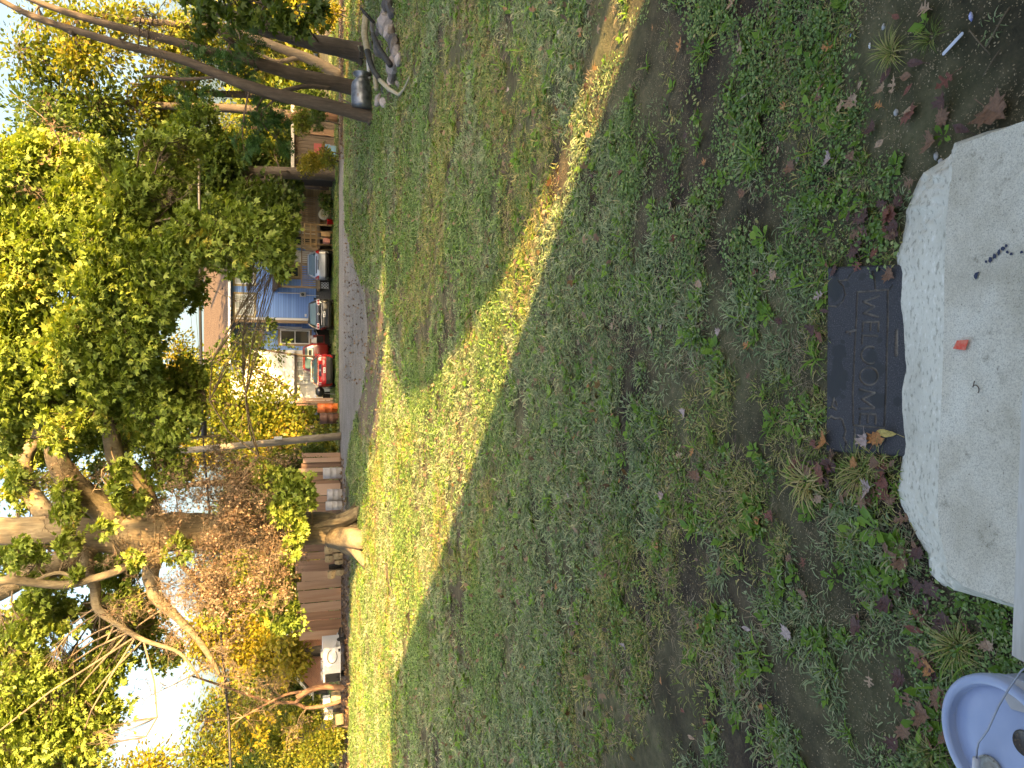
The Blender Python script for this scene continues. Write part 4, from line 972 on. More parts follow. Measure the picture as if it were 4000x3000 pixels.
# --- the big old maple
BY = 25.1
def big_maple():
    base = G(1400, 2090)
    stems = [[(1415, 2100, BY, .78), (1385, 2098, BY, .68), (1330, 2075, BY, .56), (1250, 2062, BY, .52), (1150, 2065, BY, .55), (1000, 2075, BY, .55), (850, 2080, BY, .56), (700, 2075, BY, .62), (600, 2080, BY, .66), (480, 2090, BY, .6), (330, 2090, BY, .50), (200, 2070, BY, .46), (60, 2075, BY, .42), (-150, 2060, BY, .36), (-500, 2040, BY, .25)],
        [(470, 2085, BY, .42), (400, 1985, BY - .4, .40), (330, 1930, BY - .8, .36), (250, 1850, BY - 1, .32), (215, 1750, BY - 1.2, .28), (205, 1620, BY - 1.4, .24), (150, 1450, BY - 2, .17), (60, 1250, BY - 2.5, .1)],
        [(260, 2110, BY, .34), (170, 2000, BY + .5, .30), (110, 1900, BY + 1, .24), (100, 1790, BY + 1, .2), (150, 1700, BY + 1, .17), (150, 1640, BY + 1, .15), (40, 1560, BY + 1.5, .08)],
        [(620, 2060, BY, .25), (560, 1900, BY - .4, .22), (510, 1840, BY - .6, .30), (450, 1780, BY - 1, .26), (430, 1680, BY - 1.4, .22), (395, 1560, BY - 1.9, .16), (400, 1400, BY - 2.6, .12), (430, 1200, BY - 3, .08)],
        [(360, 2110, BY, .42), (280, 2180, BY - .3, .38), (200, 2215, BY - .5, .34), (100, 2245, BY - .7, .32), (30, 2290, BY - .9, .30), (-80, 2350, BY - 1, .24)],
        [(600, 2110, BY, .40), (605, 2170, BY - .5, .26), (590, 2240, BY - .8, .23), (600, 2300, BY - 1.0, .21), (620, 2345, BY - 1.1, .18), (700, 2420, BY - 1.2, .12), (790, 2520, BY - 1.3, .09), (860, 2640, BY - 1.5, .05)],
        [(330, 2150, BY - .3, .22), (345, 2240, BY - .9, .16), (372, 2290, BY - 1, .15), (378, 2370, BY - 1.2, .13), (430, 2420, BY - 1.4, .09), (560, 2500, BY - 1.6, .07), (700, 2550, BY - 1.8, .05), (780, 2650, BY - 2, .03)],
        [(720, 2120, BY - .4, .12), (560, 2180, BY - 1.6, .10), (460, 2230, BY - 1.9, .10), (350, 2265, BY - 2, .11), (250, 2285, BY - 2.1, .12), (120, 2275, BY - 2.2, .12), (30, 2265, BY - 2.3, .12), (-60, 2290, BY - 2.4, .1)],
        [(310, 2270, BY - 2.1, .06), (250, 2240, BY - 2.1, .05), (200, 2242, BY - 2.2, .05), (140, 2265, BY - 2.2, .04)],
        [(820, 2060, BY - .3, .12), (900, 1960, BY - 1.0, .08), (960, 1850, BY - 1.4, .05), (1010, 1780, BY - 1.6, .03)],
        [(560, 1880, BY - .5, .10), (640, 1780, BY - .9, .08), (690, 1730, BY - 1.1, .07), (720, 1715, BY - 1.3, .05), (860, 1700, BY - 1.5, .03)],
        [(760, 2100, BY - .3, .16), (700, 2180, BY - 1, .10), (760, 2260, BY - 1.5, .08), (820, 2330, BY - 1.8, .05), (900, 2420, BY - 2, .03)],
        [(430, 1200, BY - 3, .08), (500, 1080, BY - 3.4, .06), (560, 900, BY - 3.8, .04)],
        [(60, 1250, BY - 2.5, .1), (90, 1050, BY - 3, .08), (150, 850, BY - 3.5, .06), (210, 700, BY - 4, .04)]]
    bl = [(40, 1500, 23, 110, 120), (60, 1290, 22.5, 100, 110), (50, 1050, 22, 110, 140), (70, 800, 22, 120, 140), (180, 900, 21.5, 100, 110), (300, 820, 21, 100, 120), (290, 1090, 21.5, 60, 60, .5),
        (330, 1290, 21.5, 110, 100), (230, 1420, 22, 90, 90), (420, 1120, 21, 100, 100), (430, 930, 20.5, 110, 110), (520, 760, 20.5, 80, 100), (560, 1020, 20.5, 100, 110), (580, 1190, 21, 90, 90), (520, 1340, 21.5, 100, 100, .9),
        (420, 1460, 22, 90, 90), (560, 1480, 22.5, 70, 80, .8), (680, 1010, 20, 80, 90), (650, 1130, 20.5, 60, 70), (750, 930, 20, 80, 90), (840, 960, 20, 75, 80), (920, 1030, 20, 60, 70, .7), (1010, 930, 20, 75, 80, .8), (1090, 1000, 20.5, 55, 80, .9),
        (940, 880, 20.5, 70, 80), (1110, 880, 21, 60, 60, .8), (360, 1600, 23.5, 70, 60, .7), (540, 1610, 23.5, 90, 70, .7), (610, 1700, 24, 90, 80, .7), (650, 1830, 24.2, 80, 70, .7), (500, 1960, 24, 60, 60, .4), (20, 1700, 24, 60, 80, .6),
        (300, 1690, 25, 60, 70, .5), (60, 1900, 26, 70, 90, .35), (60, 640, 21, 100, 90), (180, 650, 21.5, 90, 90, .7), (420, 620, 21, 60, 70, .6),
        (1170, 1900, 23.5, 60, 60, .9), (1120, 1990, 23.4, 50, 50, .8), (1210, 1950, 23.4, 35, 35, .6), (1170, 2080, 23.3, 35, 55, .7), (1140, 2150, 23.4, 40, 50, .8), (1110, 2000, 23.6, 60, 60, .6), (1060, 1860, 23.6, 70, 50, .6),
        (700, 2160, 23.7, 50, 50, .5), (1060, 2330, 23.8, 60, 70, .7), (1130, 2420, 24, 60, 50, .7), (850, 2380, 24, 60, 60, .4),
        (150, 2350, 23.8, 60, 50, .7), (120, 2450, 23.9, 60, 50, .7), (60, 2600, 24, 100, 80, .55), (190, 2640, 24.2, 90, 70, .5), (60, 2790, 24.4, 110, 90, .75), (190, 2840, 24.6, 110, 90, .65), (300, 2760, 24.6, 70, 80, .5),
        (60, 2950, 25, 100, 70, .9), (390, 2660, 24.6, 80, 50, .75), (430, 2590, 24.6, 70, 45, .75), (350, 2880, 24.8, 80, 70, .5), (430, 2780, 24.8, 60, 60, .5), (270, 2450, 24.2, 60, 50, .25), (590, 2440, 26, 60, 60, .5), (640, 2560, 26, 60, 60, .5), (40, 2200, 27, 60, 60, .4), (400, 2210, 27, 60, 60, .35)]
    dead = [(800, 1950, 23.8, 90, 90, 8, 420), (900, 2000, 23.6, 90, 90, 8, 480), (1000, 2060, 23.6, 80, 90, 8, 480), (1080, 2160, 23.6, 70, 80, 6, 360), (900, 2170, 23.6, 90, 90, 8, 560), (780, 2200, 23.7, 90, 80, 8, 420), (820, 2320, 23.8, 90, 90, 8, 420), (950, 2280, 23.6, 90, 90, 8, 480), (1050, 2260, 23.8, 80, 80, 6, 300),
        (640, 2300, 24, 90, 80, 8, 90), (700, 2450, 24, 90, 90, 8, 120), (850, 2520, 24, 90, 90, 8, 60), (520, 2330, 24, 80, 70, 5, 60), (950, 1850, 23.8, 90, 70, 7, 240), (820, 1850, 24, 80, 60, 5, 160), (680, 1950, 24, 80, 60, 5, 100), (1100, 1820, 23.8, 80, 60, 5, 90), (850, 1800, 24, 70, 60, 4, 60),
        (700, 1180, 20.5, 80, 90, 6, 20), (800, 1050, 20.5, 90, 80, 7, 20), (840, 1130, 21, 70, 60, 3, 10), (680, 800, 20.5, 80, 80, 6, 30), (620, 900, 20.5, 70, 70, 5, 10), (650, 650, 21, 70, 80, 6, 10), (150, 750, 21, 90, 90, 5, 20), (60, 400, 22, 90, 90, 5, 60), (900, 2650, 24.5, 90, 90, 6, 40), (620, 2700, 25, 80, 80, 4, 20)]
    fr = random.Random(11)
    def gap(x, y, L): return any(((x - a) / c) ** 2 + ((y - b_) / d) ** 2 < 1 for a, b_, c, d in L)
    G1 = [(755, 1320, 110, 140), (235, 1150, 60, 70), (650, 1330, 60, 60), (900, 1250, 150, 100), (880, 1140, 60, 50)]
    for _ in range(95):
        x, y = fr.uniform(-20, 760), fr.uniform(560, 1680)
        if not gap(x, y, G1): bl.append((x, y, fr.uniform(22, 27.5), fr.uniform(45, 85), fr.uniform(45, 85), .6))
    G2 = [(300, 2480, 110, 120), (470, 2700, 110, 130), (560, 2900, 90, 90), (200, 2500, 60, 50)]
    for _ in range(46):
        x, y = fr.uniform(-20, 560), fr.uniform(2330, 3020)
        if not gap(x, y, G2): bl.append((x, y, fr.uniform(24, 29), fr.uniform(50, 80), fr.uniform(50, 80), .6))
    for _ in range(26):
        x, y = fr.uniform(-20, 620), fr.uniform(1650, 2300); bl.append((x, y, fr.uniform(27, 30), fr.uniform(50, 70), fr.uniform(50, 70), .5))
    for _ in range(16):
        x, y = fr.uniform(-20, 560), fr.uniform(1780, 2280); bl.append((x, y, fr.uniform(22.5, 23.6), fr.uniform(28, 45), fr.uniform(28, 45), .6))
    for q_ in ((300, 2180), (450, 2050), (600, 2010), (200, 2000), (120, 2180), (520, 2180), (380, 1900), (250, 1850), (600, 2250), (700, 2350), (480, 2380)): dead.append((q_[0], q_[1], 23.4, 70, 70, 6, 30))
    dead = [(d_[0], d_[1], d_[2], d_[3], d_[4], d_[5] + (6 if d_[1] > 1500 else -1), int(d_[6] * 1.6)) for d_ in dead]
    for _ in range(30): dead.append((fr.uniform(640, 1130), fr.uniform(1800, 2450), fr.uniform(23.0, 24.3), 80, 80, 13, 210))
    r = tree("maple_tree", "huge old maple with a thick forked trunk standing at the lawn's far edge", "tree", base, stems, bl, M_LEAF, M_BARK, lsize=.15, lai=3.6, twigmat=M_TWIG, dead=dead, seg=40, wob=.2)
    # root flares and the thick woody fold that crosses the foot of the trunk
    for i, (x0, y0, x1, y1, ra, rb) in enumerate(((1300, 2050, 1408, 1990, .30, .16), (1290, 2090, 1412, 2170, .28, .20), (1330, 2100, 1425, 2205, .24, .13), (1320, 2060, 1392, 1962, .22, .09), (1300, 2100, 1420, 2110, .36, .3))):
        a_ = P(x0, y0, BY - .25); e = G(x1, y1); m_ = (a_ + e) / 2 + np.array((0, .1, -.12)); b = MB()
        b.tube([a_, m_, e - np.array((0, 0, .05))], [ra, (ra + rb) * .52, rb], 14, .08, seed=i); b.build("root_flare", M_BARK, r, smooth=True)
    b = MB(); pth = np.array([P(1405, 2000, BY - .72), P(1375, 2012, BY - .72), P(1345, 2030, BY - .68), P(1300, 2040, BY - .62), P(1260, 2045, BY - .52), P(1220, 2060, BY - .42), P(1190, 2080, BY - .3)])
    b.tube(pth, [.13, .13, .12, .12, .11, .1, .05], 12, .12); b.build("woody_fold", M_BARK, r, smooth=True)
big_maple()

# --- three leaning trees at the fire pit
M_BARKL = mat_bark("locust_bark", (.035, .026, .02), (.09, .066, .048), (.16, .12, .088), 7)
tree("leaning_tree", "leftmost of three leaning slender trees, bare trunk bending right beyond the fire pit", "tree", G(1457, 466),
     [[(1460, 468, 20, .21), (1440, 455, 20, .19), (1330, 425, 20, .175), (1200, 395, 20, .165), (1100, 375, 20, .16), (950, 330, 20, .135), (840, 285, 20, .12), (700, 230, 20, .11), (500, 180, 20, .095), (300, 120, 20, .085), (130, 65, 20, .075), (0, 0, 20, .06), (-200, -100, 20, .08)],
      [(290, 130, 20, .08), (220, 95, 20.2, .07), (130, 60, 20.3, .06), (60, 30, 20.4, .05)], [(560, 300, 20, .03), (620, 300, 20, .04), (720, 310, 20.1, .05), (860, 300, 20, .03)]],
     [(1060, 430, 20.5, 60, 70), (1010, 500, 20.8, 60, 60), (980, 410, 20.5, 45, 60), (1080, 540, 21, 40, 60, .8), (950, 560, 21, 50, 50, .6)], M_LOCUST, M_BARKL, leaf=LEAF_PINNATE, lsize=.24, lai=1.6, seg=16, cl_r=.28, group="leaning trees by the fire pit",
     dead=[(560, 80, 20, 90, 90, 9, 20), (620, 60, 20.2, 70, 80, 7, 10), (480, 150, 20, 60, 60, 5, 4)])
tree("leaning_tree", "middle leaning tree behind the metal milk can, with bluish pinnate leaves", "tree", G(1425, 352),
     [[(1428, 352, 22.4, .26), (1400, 346, 22.4, .24), (1300, 325, 22.4, .22), (1150, 290, 22.4, .19), (1000, 245, 22.4, .165), (900, 215, 22.4, .13), (800, 195, 22.4, .12), (600, 140, 22.4, .11), (420, 95, 22.4, .10), (250, 45, 22.4, .09), (100, -10, 22.4, .07)],
      [(1000, 245, 22.4, .12), (930, 190, 22.2, .10), (880, 140, 22, .09), (830, 90, 22, .07), (780, 0, 22, .05)], [(1010, 270, 22.2, .04), (970, 290, 22.1, .035), (955, 330, 22, .02)], [(1290, 345, 22, .06), (1200, 337, 21.9, .07), (1130, 350, 21.9, .07), (1080, 362, 21.9, .05)]],
     [(910, 240, 21.6, 60, 60), (870, 200, 21.8, 60, 60, .7), (930, 300, 21.6, 60, 50, .8), (1000, 170, 21.6, 70, 50, .6), (960, 130, 21.8, 60, 60, .5), (800, 270, 22, 80, 70, .6), (700, 330, 22.4, 80, 80, .6)], M_LOCUST, M_BARKL, leaf=LEAF_PINNATE, lsize=.24, lai=1.6, seg=16, cl_r=.28, group="leaning trees by the fire pit")
tree("leaning_tree", "rightmost leaning tree, dark thick trunk with hanging maple leaves at the frame edge", "tree", G(1425, 215),
     [[(1428, 218, 22.5, .34), (1400, 205, 22.5, .30), (1350, 192, 22.5, .27), (1250, 172, 22.5, .24), (1150, 145, 22.5, .22), (1050, 115, 22.5, .2), (950, 80, 22.5, .18), (850, 40, 22.5, .16), (700, -20, 22.5, .14), (400, -120, 22.5, .1)]],
     [(1130, 60, 17.5, 60, 60, .8), (1200, 50, 17.4, 50, 50, .9), (1060, 100, 17.6, 60, 50, .5), (1230, 20, 17.4, 40, 40), (1000, 30, 18, 70, 60, .6), (920, 110, 18.2, 60, 60, .4), (1160, 120, 17.6, 45, 40, .5), (900, 20, 18.5, 80, 60, .7), (780, 60, 19, 80, 80, .6)], M_LEAFD, M_BARK2, lsize=.17, lai=1.7, seg=18, cl_r=.3, group="leaning trees by the fire pit")
# --- tree beside the road
tree("roadside_tree", "straight dark tree with dense low green crown at the road's far side", "tree", G(1312, 680),
     [[(1314, 680, 41.6, .42), (1280, 680, 41.6, .36), (1200, 678, 41.6, .34), (1100, 675, 41.6, .32), (980, 672, 41.6, .30), (850, 668, 41.6, .26), (700, 660, 41.6, .2), (500, 650, 41.6, .12)], [(920, 672, 41.6, .16), (860, 710, 41.4, .14), (800, 760, 41, .1), (760, 850, 40.5, .06)], [(960, 670, 41.6, .14), (900, 620, 41.6, .12), (830, 560, 41.6, .08)]],
     [(1010, 770, 40.5, 90, 60), (960, 830, 40, 90, 90), (1040, 850, 39.8, 70, 80), (1060, 930, 39.6, 50, 60), (1090, 770, 40, 60, 50), (900, 740, 42.6, 90, 90), (860, 850, 39.6, 80, 90), (1130, 740, 42.6, 50, 40, .7), (1090, 610, 43, 60, 50, .7), (980, 590, 42.6, 80, 60), (880, 620, 41, 80, 80), (780, 700, 40.5, 90, 100), (700, 600, 41, 90, 100), (770, 500, 41, 90, 90, .8), (650, 760, 40, 80, 90, .7), (1140, 800, 40, 40, 40, .7), (930, 940, 39.6, 50, 50, .6), (980, 1010, 39.4, 50, 40, .5)],
     M_LEAFD, M_BARK2, lsize=.24, lai=2.0, seg=16, cl_r=.5, bough=.05)
# --- yellow-green trees round the white building
tree("yellow_tree", "bushy yellow-green tree in front of the white building left of the red car", "tree", G(1300, 1650),
     [[(1302, 1640, 43, .16), (1200, 1630, 43, .13), (1000, 1600, 43, .1), (800, 1560, 43, .06)], [(1200, 1630, 43, .08), (1100, 1500, 43, .06), (950, 1420, 43, .04)]],
     [(720, 1500, 44, 60, 80, .7), (790, 1420, 44, 60, 60, .55), (800, 1560, 43.5, 80, 80), (850, 1480, 43, 70, 70, .7), (880, 1640, 43, 80, 80), (930, 1420, 43.5, 70, 60, .6), (960, 1560, 43, 80, 80), (1020, 1660, 42.5, 80, 70), (1040, 1500, 43, 70, 70, .75), (1090, 1590, 42.6, 70, 60), (1100, 1690, 42, 70, 60), (1180, 1640, 42, 50, 50), (1190, 1720, 41, 60, 50), (1250, 1700, 40, 50, 60), (820, 1700, 43, 80, 70), (940, 1740, 42, 80, 60), (1060, 1770, 41, 80, 50, .8), (1290, 1680, 39.6, 30, 50, .7)],
     M_LEAFM, M_BARK2, leaf=LEAF_OVAL, lsize=.26, lai=1.7, cl_r=.55, bough=.04)
tree("young_tree", "small green tree before the left end of the blue house", "tree", G(1290, 1395),
     [[(1292, 1400, 44.2, .07), (1150, 1385, 44.2, .06), (1000, 1360, 44, .05), (900, 1330, 44, .03)]],
     [(900, 1360, 44, 50, 60, .7), (960, 1330, 43.8, 50, 45, .8), (1030, 1300, 43.6, 40, 50, .75), (1010, 1380, 43.8, 50, 45, .7), (1090, 1370, 43.8, 45, 45, .5), (1050, 1260, 43.5, 20, 30, .7), (850, 1400, 44, 50, 50, .6)],
     M_LEAFD, M_BARK2, leaf=LEAF_OVAL, lsize=.22, lai=1.5, cl_r=.4, bough=.03)
# --- the far wood: separate trees seen one behind another
def far_tree(x0, y0, x1, y1, Y, mat, label, n=7, ls=.28, lai=1.5, base_y=None, leaf=LEAF_OVAL, dn=1.0):
    by = (y0 + y1) / 2 if base_y is None else base_y
    g = P(1250, by, Y); base = (g[0], Y, 0); xt = x0 + (x1 - x0) * .3
    hgt = P(xt, by, Y)[2]
    stems = [[(base[0], Y, -.1, .32, 1), (base[0] + .2, Y, hgt * .3, .26, 1), (base[0] - .1, Y, hgt * .65, .18, 1), (base[0], Y, hgt, .07, 1)]]
    bl = []
    for i in range(n):
        for _ in range(20):
            u, v = RS.rand() * 2 - 1, RS.rand() * 2 - 1
            if u * u + v * v < 1: break
        rx = (x1 - x0) / 2; ry = (y1 - y0) / 2; q = max(45, .42 * min(rx, ry))
        bl.append(((x0 + x1) / 2 + u * rx * .75, (y0 + y1) / 2 + v * ry * .75, Y + RS.randn() * 1.2, q * (.8 + .5 * RS.rand()), q * (.8 + .5 * RS.rand()), dn))
    tree("background_tree", label, "tree", base, stems, bl, mat, M_BARK2, leaf=leaf, lsize=ls, lai=lai, cl_r=.7, bough=.06, seg=8, group="trees of the far wood")
FT = [(420, 1330, 1000, 1640, 62, M_LEAFY, "bright yellow far tree seen behind the overhead cable"), (560, 1600, 1200, 1900, 60, M_LEAFY, "yellow-green far tree behind the utility pole"),
      (700, 1850, 1250, 2150, 58, M_LEAFD, "dark green far tree directly behind the big maple trunk"), (750, 2120, 1250, 2420, 52, M_LEAFM, "mottled far tree left of the big maple trunk"),
      (480, 2700, 1180, 3050, 46, M_LEAFM, "tall yellow-green tree at the left frame edge"), (620, 2380, 1180, 2720, 50, M_LEAFY, "yellowing tree above the brick building"),
      (0, 2860, 700, 3250, 50, M_LEAFY, "golden crown at the upper left corner"), (700, 420, 1220, 800, 56, M_LEAFM, "far tree behind the dark shed"),
      (500, 0, 1150, 330, 44, M_LEAFM, "yellow-green tree behind the rightmost leaning trunk"), (300, 250, 1000, 560, 46, M_LEAFM, "broad mid-green tree behind the leaning trunks"),
      (-50, 0, 620, 330, 42, M_LEAFM, "tall tree at the upper right corner"), (-50, 300, 520, 640, 44, M_LEAFD, "dark tree high behind the leaning trunks"),
      (250, 560, 900, 900, 52, M_LEAFD, "dark green tree behind the roadside tree"), (500, 850, 900, 1120, 60, M_LEAFM, "far tree above the house roof"),
      (650, -350, 1300, 40, 40, M_LEAFM, "green tree just beyond the right frame edge"), (1000, 330, 1270, 560, 50, M_LEAFD, "low dark tree behind the milk can"),
      (1040, 2420, 1190, 2680, 47, M_LEAFY, "bright yellow-green tree before the brick gable"), (1020, 2250, 1300, 2480, 60, M_LEAFD, "low dark tree behind the plywood sheds"), (900, 1700, 1270, 2000, 66, M_LEAFD, "low green tree behind the board fence"), (100, 1700, 560, 2050, 60, M_LEAFM, "thin far crown between the big limbs"),
      (850, 2950, 1330, 3300, 38, M_LEAFD, "dark tree at the far left beyond the yard"), (950, 2550, 1250, 2850, 56, M_LEAFD, "dark far tree behind the junk pile")]
for i, f_ in enumerate(FT):
    thin = f_[-1].startswith("thin"); far_tree(*f_, n=4 if thin else 11, lai=.8 if thin else 1.5)
# --- shrubs
def shrub(x, y, rx, ry, Y, mat, label, ls=.12, lai=2.2, leaf=LEAF_OVAL, n=4):
    base = G(x + rx, y); base = (P(x, y, Y)[0], Y, 0)
    bl = [(x + random.uniform(-.5, .5) * rx, y + random.uniform(-.6, .6) * ry, Y + random.uniform(-.4, .4), rx * .6, ry * .55) for _ in range(n)]
    top = P(x - rx * .5, y, Y)
    tree("shrub", label, "shrub", base, [[(base[0], Y, 0, .04, 1), (base[0] + .1, Y, top[2] * .5, .03, 1), (top[0], Y, top[2], .01, 1)]], bl, mat, M_BARK2, leaf=leaf, lsize=ls, lai=lai, cl_r=.3, bough=.02, seg=6, group="shrubs round the yard")
shrub(1250, 2930, 100, 90, 30.5, M_LEAFM, "sunlit yellow-green shrub at the left frame edge")
shrub(1180, 2800, 90, 70, 31.5, M_LEAFM, "taller yellow-green shrub left of the twin stump")
shrub(1290, 2850, 45, 50, 30, M_LEAFM, "low green shrub beside the pale log", n=3)
shrub(1080, 2900, 110, 90, 32, M_LEAFM, "high shrub above the left edge shrubs")
shrub(1240, 30, 70, 90, 31, M_LEAFY, "bright yellow-green shrub at the right frame edge", .16)
shrub(1300, 60, 25, 50, 30, M_LEAFY, "low lit weeds shrub under the hose coil", .14, n=3)
shrub(1210, 330, 60, 60, 33, M_LEAFM, "small lit shrub between the leaning trunks")
shrub(1240, 440, 50, 60, 34, M_LEAFD, "dark ivy shrub before the dark shed")
shrub(1280, 600, 30, 60, 37, M_LEAFM, "low green plants before the blue bin", n=3)
shrub(1275, 780, 30, 60, 43, M_LEAFD, "low dark shrub beside the log wall", .2, n=3)
shrub(1180, 470, 60, 50, 36, M_LEAFM, "lit leafy shrub beside the shed door")
shrub(1210, 620, 60, 60, 38, M_LEAFY, "lit shrub above the blue bin")
shrub(1240, 1780, 60, 40, 37, M_LEAFD, "dark vine shrub behind the utility pole")
shrub(1280, 1750, 40, 40, 37.5, M_LEAFM, "lit low shrub at the pole's left")
# unseen trees added to shade the yard, maple trunk and blue house
def caster_tree(s, t, h0, h1, R, label, n=16, lai=1.3):
    b = st(s, t, 0); st_ = [[(b[0], b[1], 0, .35, 1), (b[0], b[1], h0, .25, 1), (b[0], b[1], h1, .08, 1)]]
    root = empty("caster_tree", b, label, "tree", "unseen trees added for shade")
    tb = MB(); tb.tube([q[:3] for q in st_[0]], [.35, .25, .08], 10, .1); tb.build("trunk", M_BARK2, root, smooth=True)
    C = []
    for i in range(n):
        a_ = RS.rand() * 6.28; q = R * math.sqrt(RS.rand()) * .85; c = np.array((b[0] + q * math.cos(a_), b[1] + q * math.sin(a_), h0 + (h1 - h0) * RS.rand()))
        C.append(c + RS.randn(int(260 * lai), 3) * np.array((.9, .9, .6)))
    C = np.concatenate(C); nn = RS.randn(len(C), 3); V, F = scatter(LEAF_OVAL[0], LEAF_OVAL[1], C, RS.randn(len(C), 3), nn, .45 * (.6 + .8 * RS.rand(len(C))))
    fast_mesh("crown", V, F, np.repeat(RS.rand(len(C)), 4), M_LEAFD, root, kind='stuff')
caster_tree(16, -8, 6.6, 11, 4.2, "unseen tree added to shade the lawn, nearest the step", 60)
caster_tree(24, -6, 6.6, 12, 4.5, "unseen tree added to shade the lawn, farther along", 60)
caster_tree(33, 2, 5.5, 13, 4.5, "unseen tall tree added to shade the blue house", 46)
caster_tree(11.2, -13, 14.0, 20.5, 2.4, "unseen tall narrow tree added to dapple the maple trunk", 10, .9)
caster_tree(20, -9, 6.8, 11.5, 4.0, "unseen tree added to shade the lawn, between the other two", 50)

# the far wood beyond the houses, one mass of leaves
def far_wood():
    n = 42000; X = (RS.rand(n) * 2 - 1) * 75; Yc = 76 + RS.rand(n) * 14; top = 5.5 + 5.5 * fbm(X * .12, X * 0 + 3, 91, 4) + 3 * (fbm(X * .9, Yc * .4, 92, 3) - .5)
    Z = top * RS.rand(n) ** .7; D = RS.randn(n, 3); V, F = scatter(LEAF_OVAL[0], LEAF_OVAL[1], np.stack([X, Yc, Z], -1), D, RS.randn(n, 3), .8 + .5 * RS.rand(n))
    tag(fast_mesh("far_wood", V, F, np.repeat(RS.rand(n), 4), M_LEAFM, kind='stuff'), "far-off wood beyond the houses closing the view", "wood")
far_wood()
# ================================================================== FAR SIDE OF THE ROAD
def XP(y, Y, x=1150): return float(P(x, y, Y)[0])
def ZP(x, Y): return float(P(x, 1500, Y)[2])
M_BLUE = mat_piece("blue_siding_paint", [(.3, (.13, .28, .66)), (.6, (.18, .36, .76)), (.8, (.22, .42, .8))], .6, 6, mixn=.6)
M_BLUEB = tint("blue_wall_paint", (.07, .15, .38), .1)
M_BROWNT = tint("brown_trim_paint", (.30, .21, .13), .15)
M_TANT = tint("tan_trim_paint", (.45, .36, .2), .12)
M_WHITE = plain("white_paint", (.74, .75, .76), .5)
M_WSID = mat_piece("white_siding_paint", [(.3, (.6, .6, .58)), (.7, (.75, .74, .7))], .6, 6)
M_GLASS = plain("dark_window_glass", (.03, .04, .045), .06, coat=.5)
M_CURT = plain("curtained_glass", (.42, .46, .44), .25, coat=.6)
M_ROOF = mat_noise("brown_shingle", [(.3, (.045, .03, .024)), (.5, (.085, .058, .044)), (.7, (.13, .095, .07))], 5, .9, .5, .02, stretch=(9, 1, .4))
M_DECK = mat_piece("weathered_deck_wood", [(.3, (.25, .17, .10)), (.7, (.42, .31, .2))], .8, 8, stretch=(1, 1, .2))
M_LOGW = mat_piece("tan_log_siding", [(.3, (.36, .22, .10)), (.7, (.52, .35, .18))], .75, 6, stretch=(.2, 1, 1))
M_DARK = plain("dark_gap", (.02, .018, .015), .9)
UNIT = {}
def unit(mat, tilt=0.0, key=None):
    k = (mat.name, tilt)
    if k not in UNIT:
        me = bpy.data.meshes.new("plank"); t = tilt
        V = [(-.5, -.5 - t, -.5), (.5, -.5 - t, -.5), (.5, .5, -.5), (-.5, .5, -.5), (-.5, -.5, .5), (.5, -.5, .5), (.5, .5, .5), (-.5, .5, .5)]
        me.from_pydata(V, [], [(0, 3, 2, 1), (4, 5, 6, 7), (0, 1, 5, 4), (1, 2, 6, 5), (2, 3, 7, 6), (3, 0, 4, 7)]); me.materials.append(mat); UNIT[k] = me
    return UNIT[k]
def piece(name, x0, x1, y0, y1, z0, z1, mat, parent, tilt=0.0, rot=0.0):
    o = bpy.data.objects.new(name, unit(mat, tilt)); COL.objects.link(o); off = ROOT.get(parent.name, np.zeros(3)) if parent is not None else np.zeros(3)
    o.parent = parent; o.location = ((x0 + x1) / 2 - off[0], (y0 + y1) / 2 - off[1], (z0 + z1) / 2 - off[2]); o.scale = (abs(x1 - x0), abs(y1 - y0), abs(z1 - z0))
    if rot: o.rotation_euler = (0, rot, 0)
    ROOT[o.name] = off
    return o
def siding(x0, x1, Y, z0, z1, n, mat, parent, name="siding_board"):
    h = (z1 - z0) / n
    for i in range(n): piece(name, x0, x1, Y - .02, Y + .03, z0 + i * h, z0 + (i + 1) * h - .012, mat, parent, tilt=.45)
def window(x0, x1, z0, z1, Y, frame, glass, parent, mull=(), hor=(), trim=None, fw=.07):
    b = MB()
    b.box(x0, x1, Y - .05, Y + .02, z0, z0 + fw); b.box(x0, x1, Y - .05, Y + .02, z1 - fw, z1); b.box(x0, x0 + fw, Y - .05, Y + .02, z0 + fw, z1 - fw); b.box(x1 - fw, x1, Y - .05, Y + .02, z0 + fw, z1 - fw)
    for m in mull: X_ = x0 + (x1 - x0) * m; b.box(X_ - .03, X_ + .03, Y - .045, Y + .02, z0 + fw, z1 - fw)
    for m in hor: Z_ = z0 + (z1 - z0) * m; b.box(x0 + fw, x1 - fw, Y - .043, Y + .02, Z_ - .03, Z_ + .03)
    w_ = b.build("window", frame, parent)
    piece("pane", x0 + fw, x1 - fw, Y - .022, Y - .01, z0 + fw, z1 - fw, glass, w_)
    if trim:
        t = .13; b = MB(); b.box(x0 - t, x1 + t, Y - .04, Y + .02, z1 + .002, z1 + t); b.box(x0 - t, x1 + t, Y - .04, Y + .02, z0 - t, z0 - .002); b.box(x0 - t, x0 - .002, Y - .038, Y + .02, z0, z1); b.box(x1 + .002, x1 + t, Y - .038, Y + .02, z0, z1)
        b.build("casing", trim, w_)
    return w_
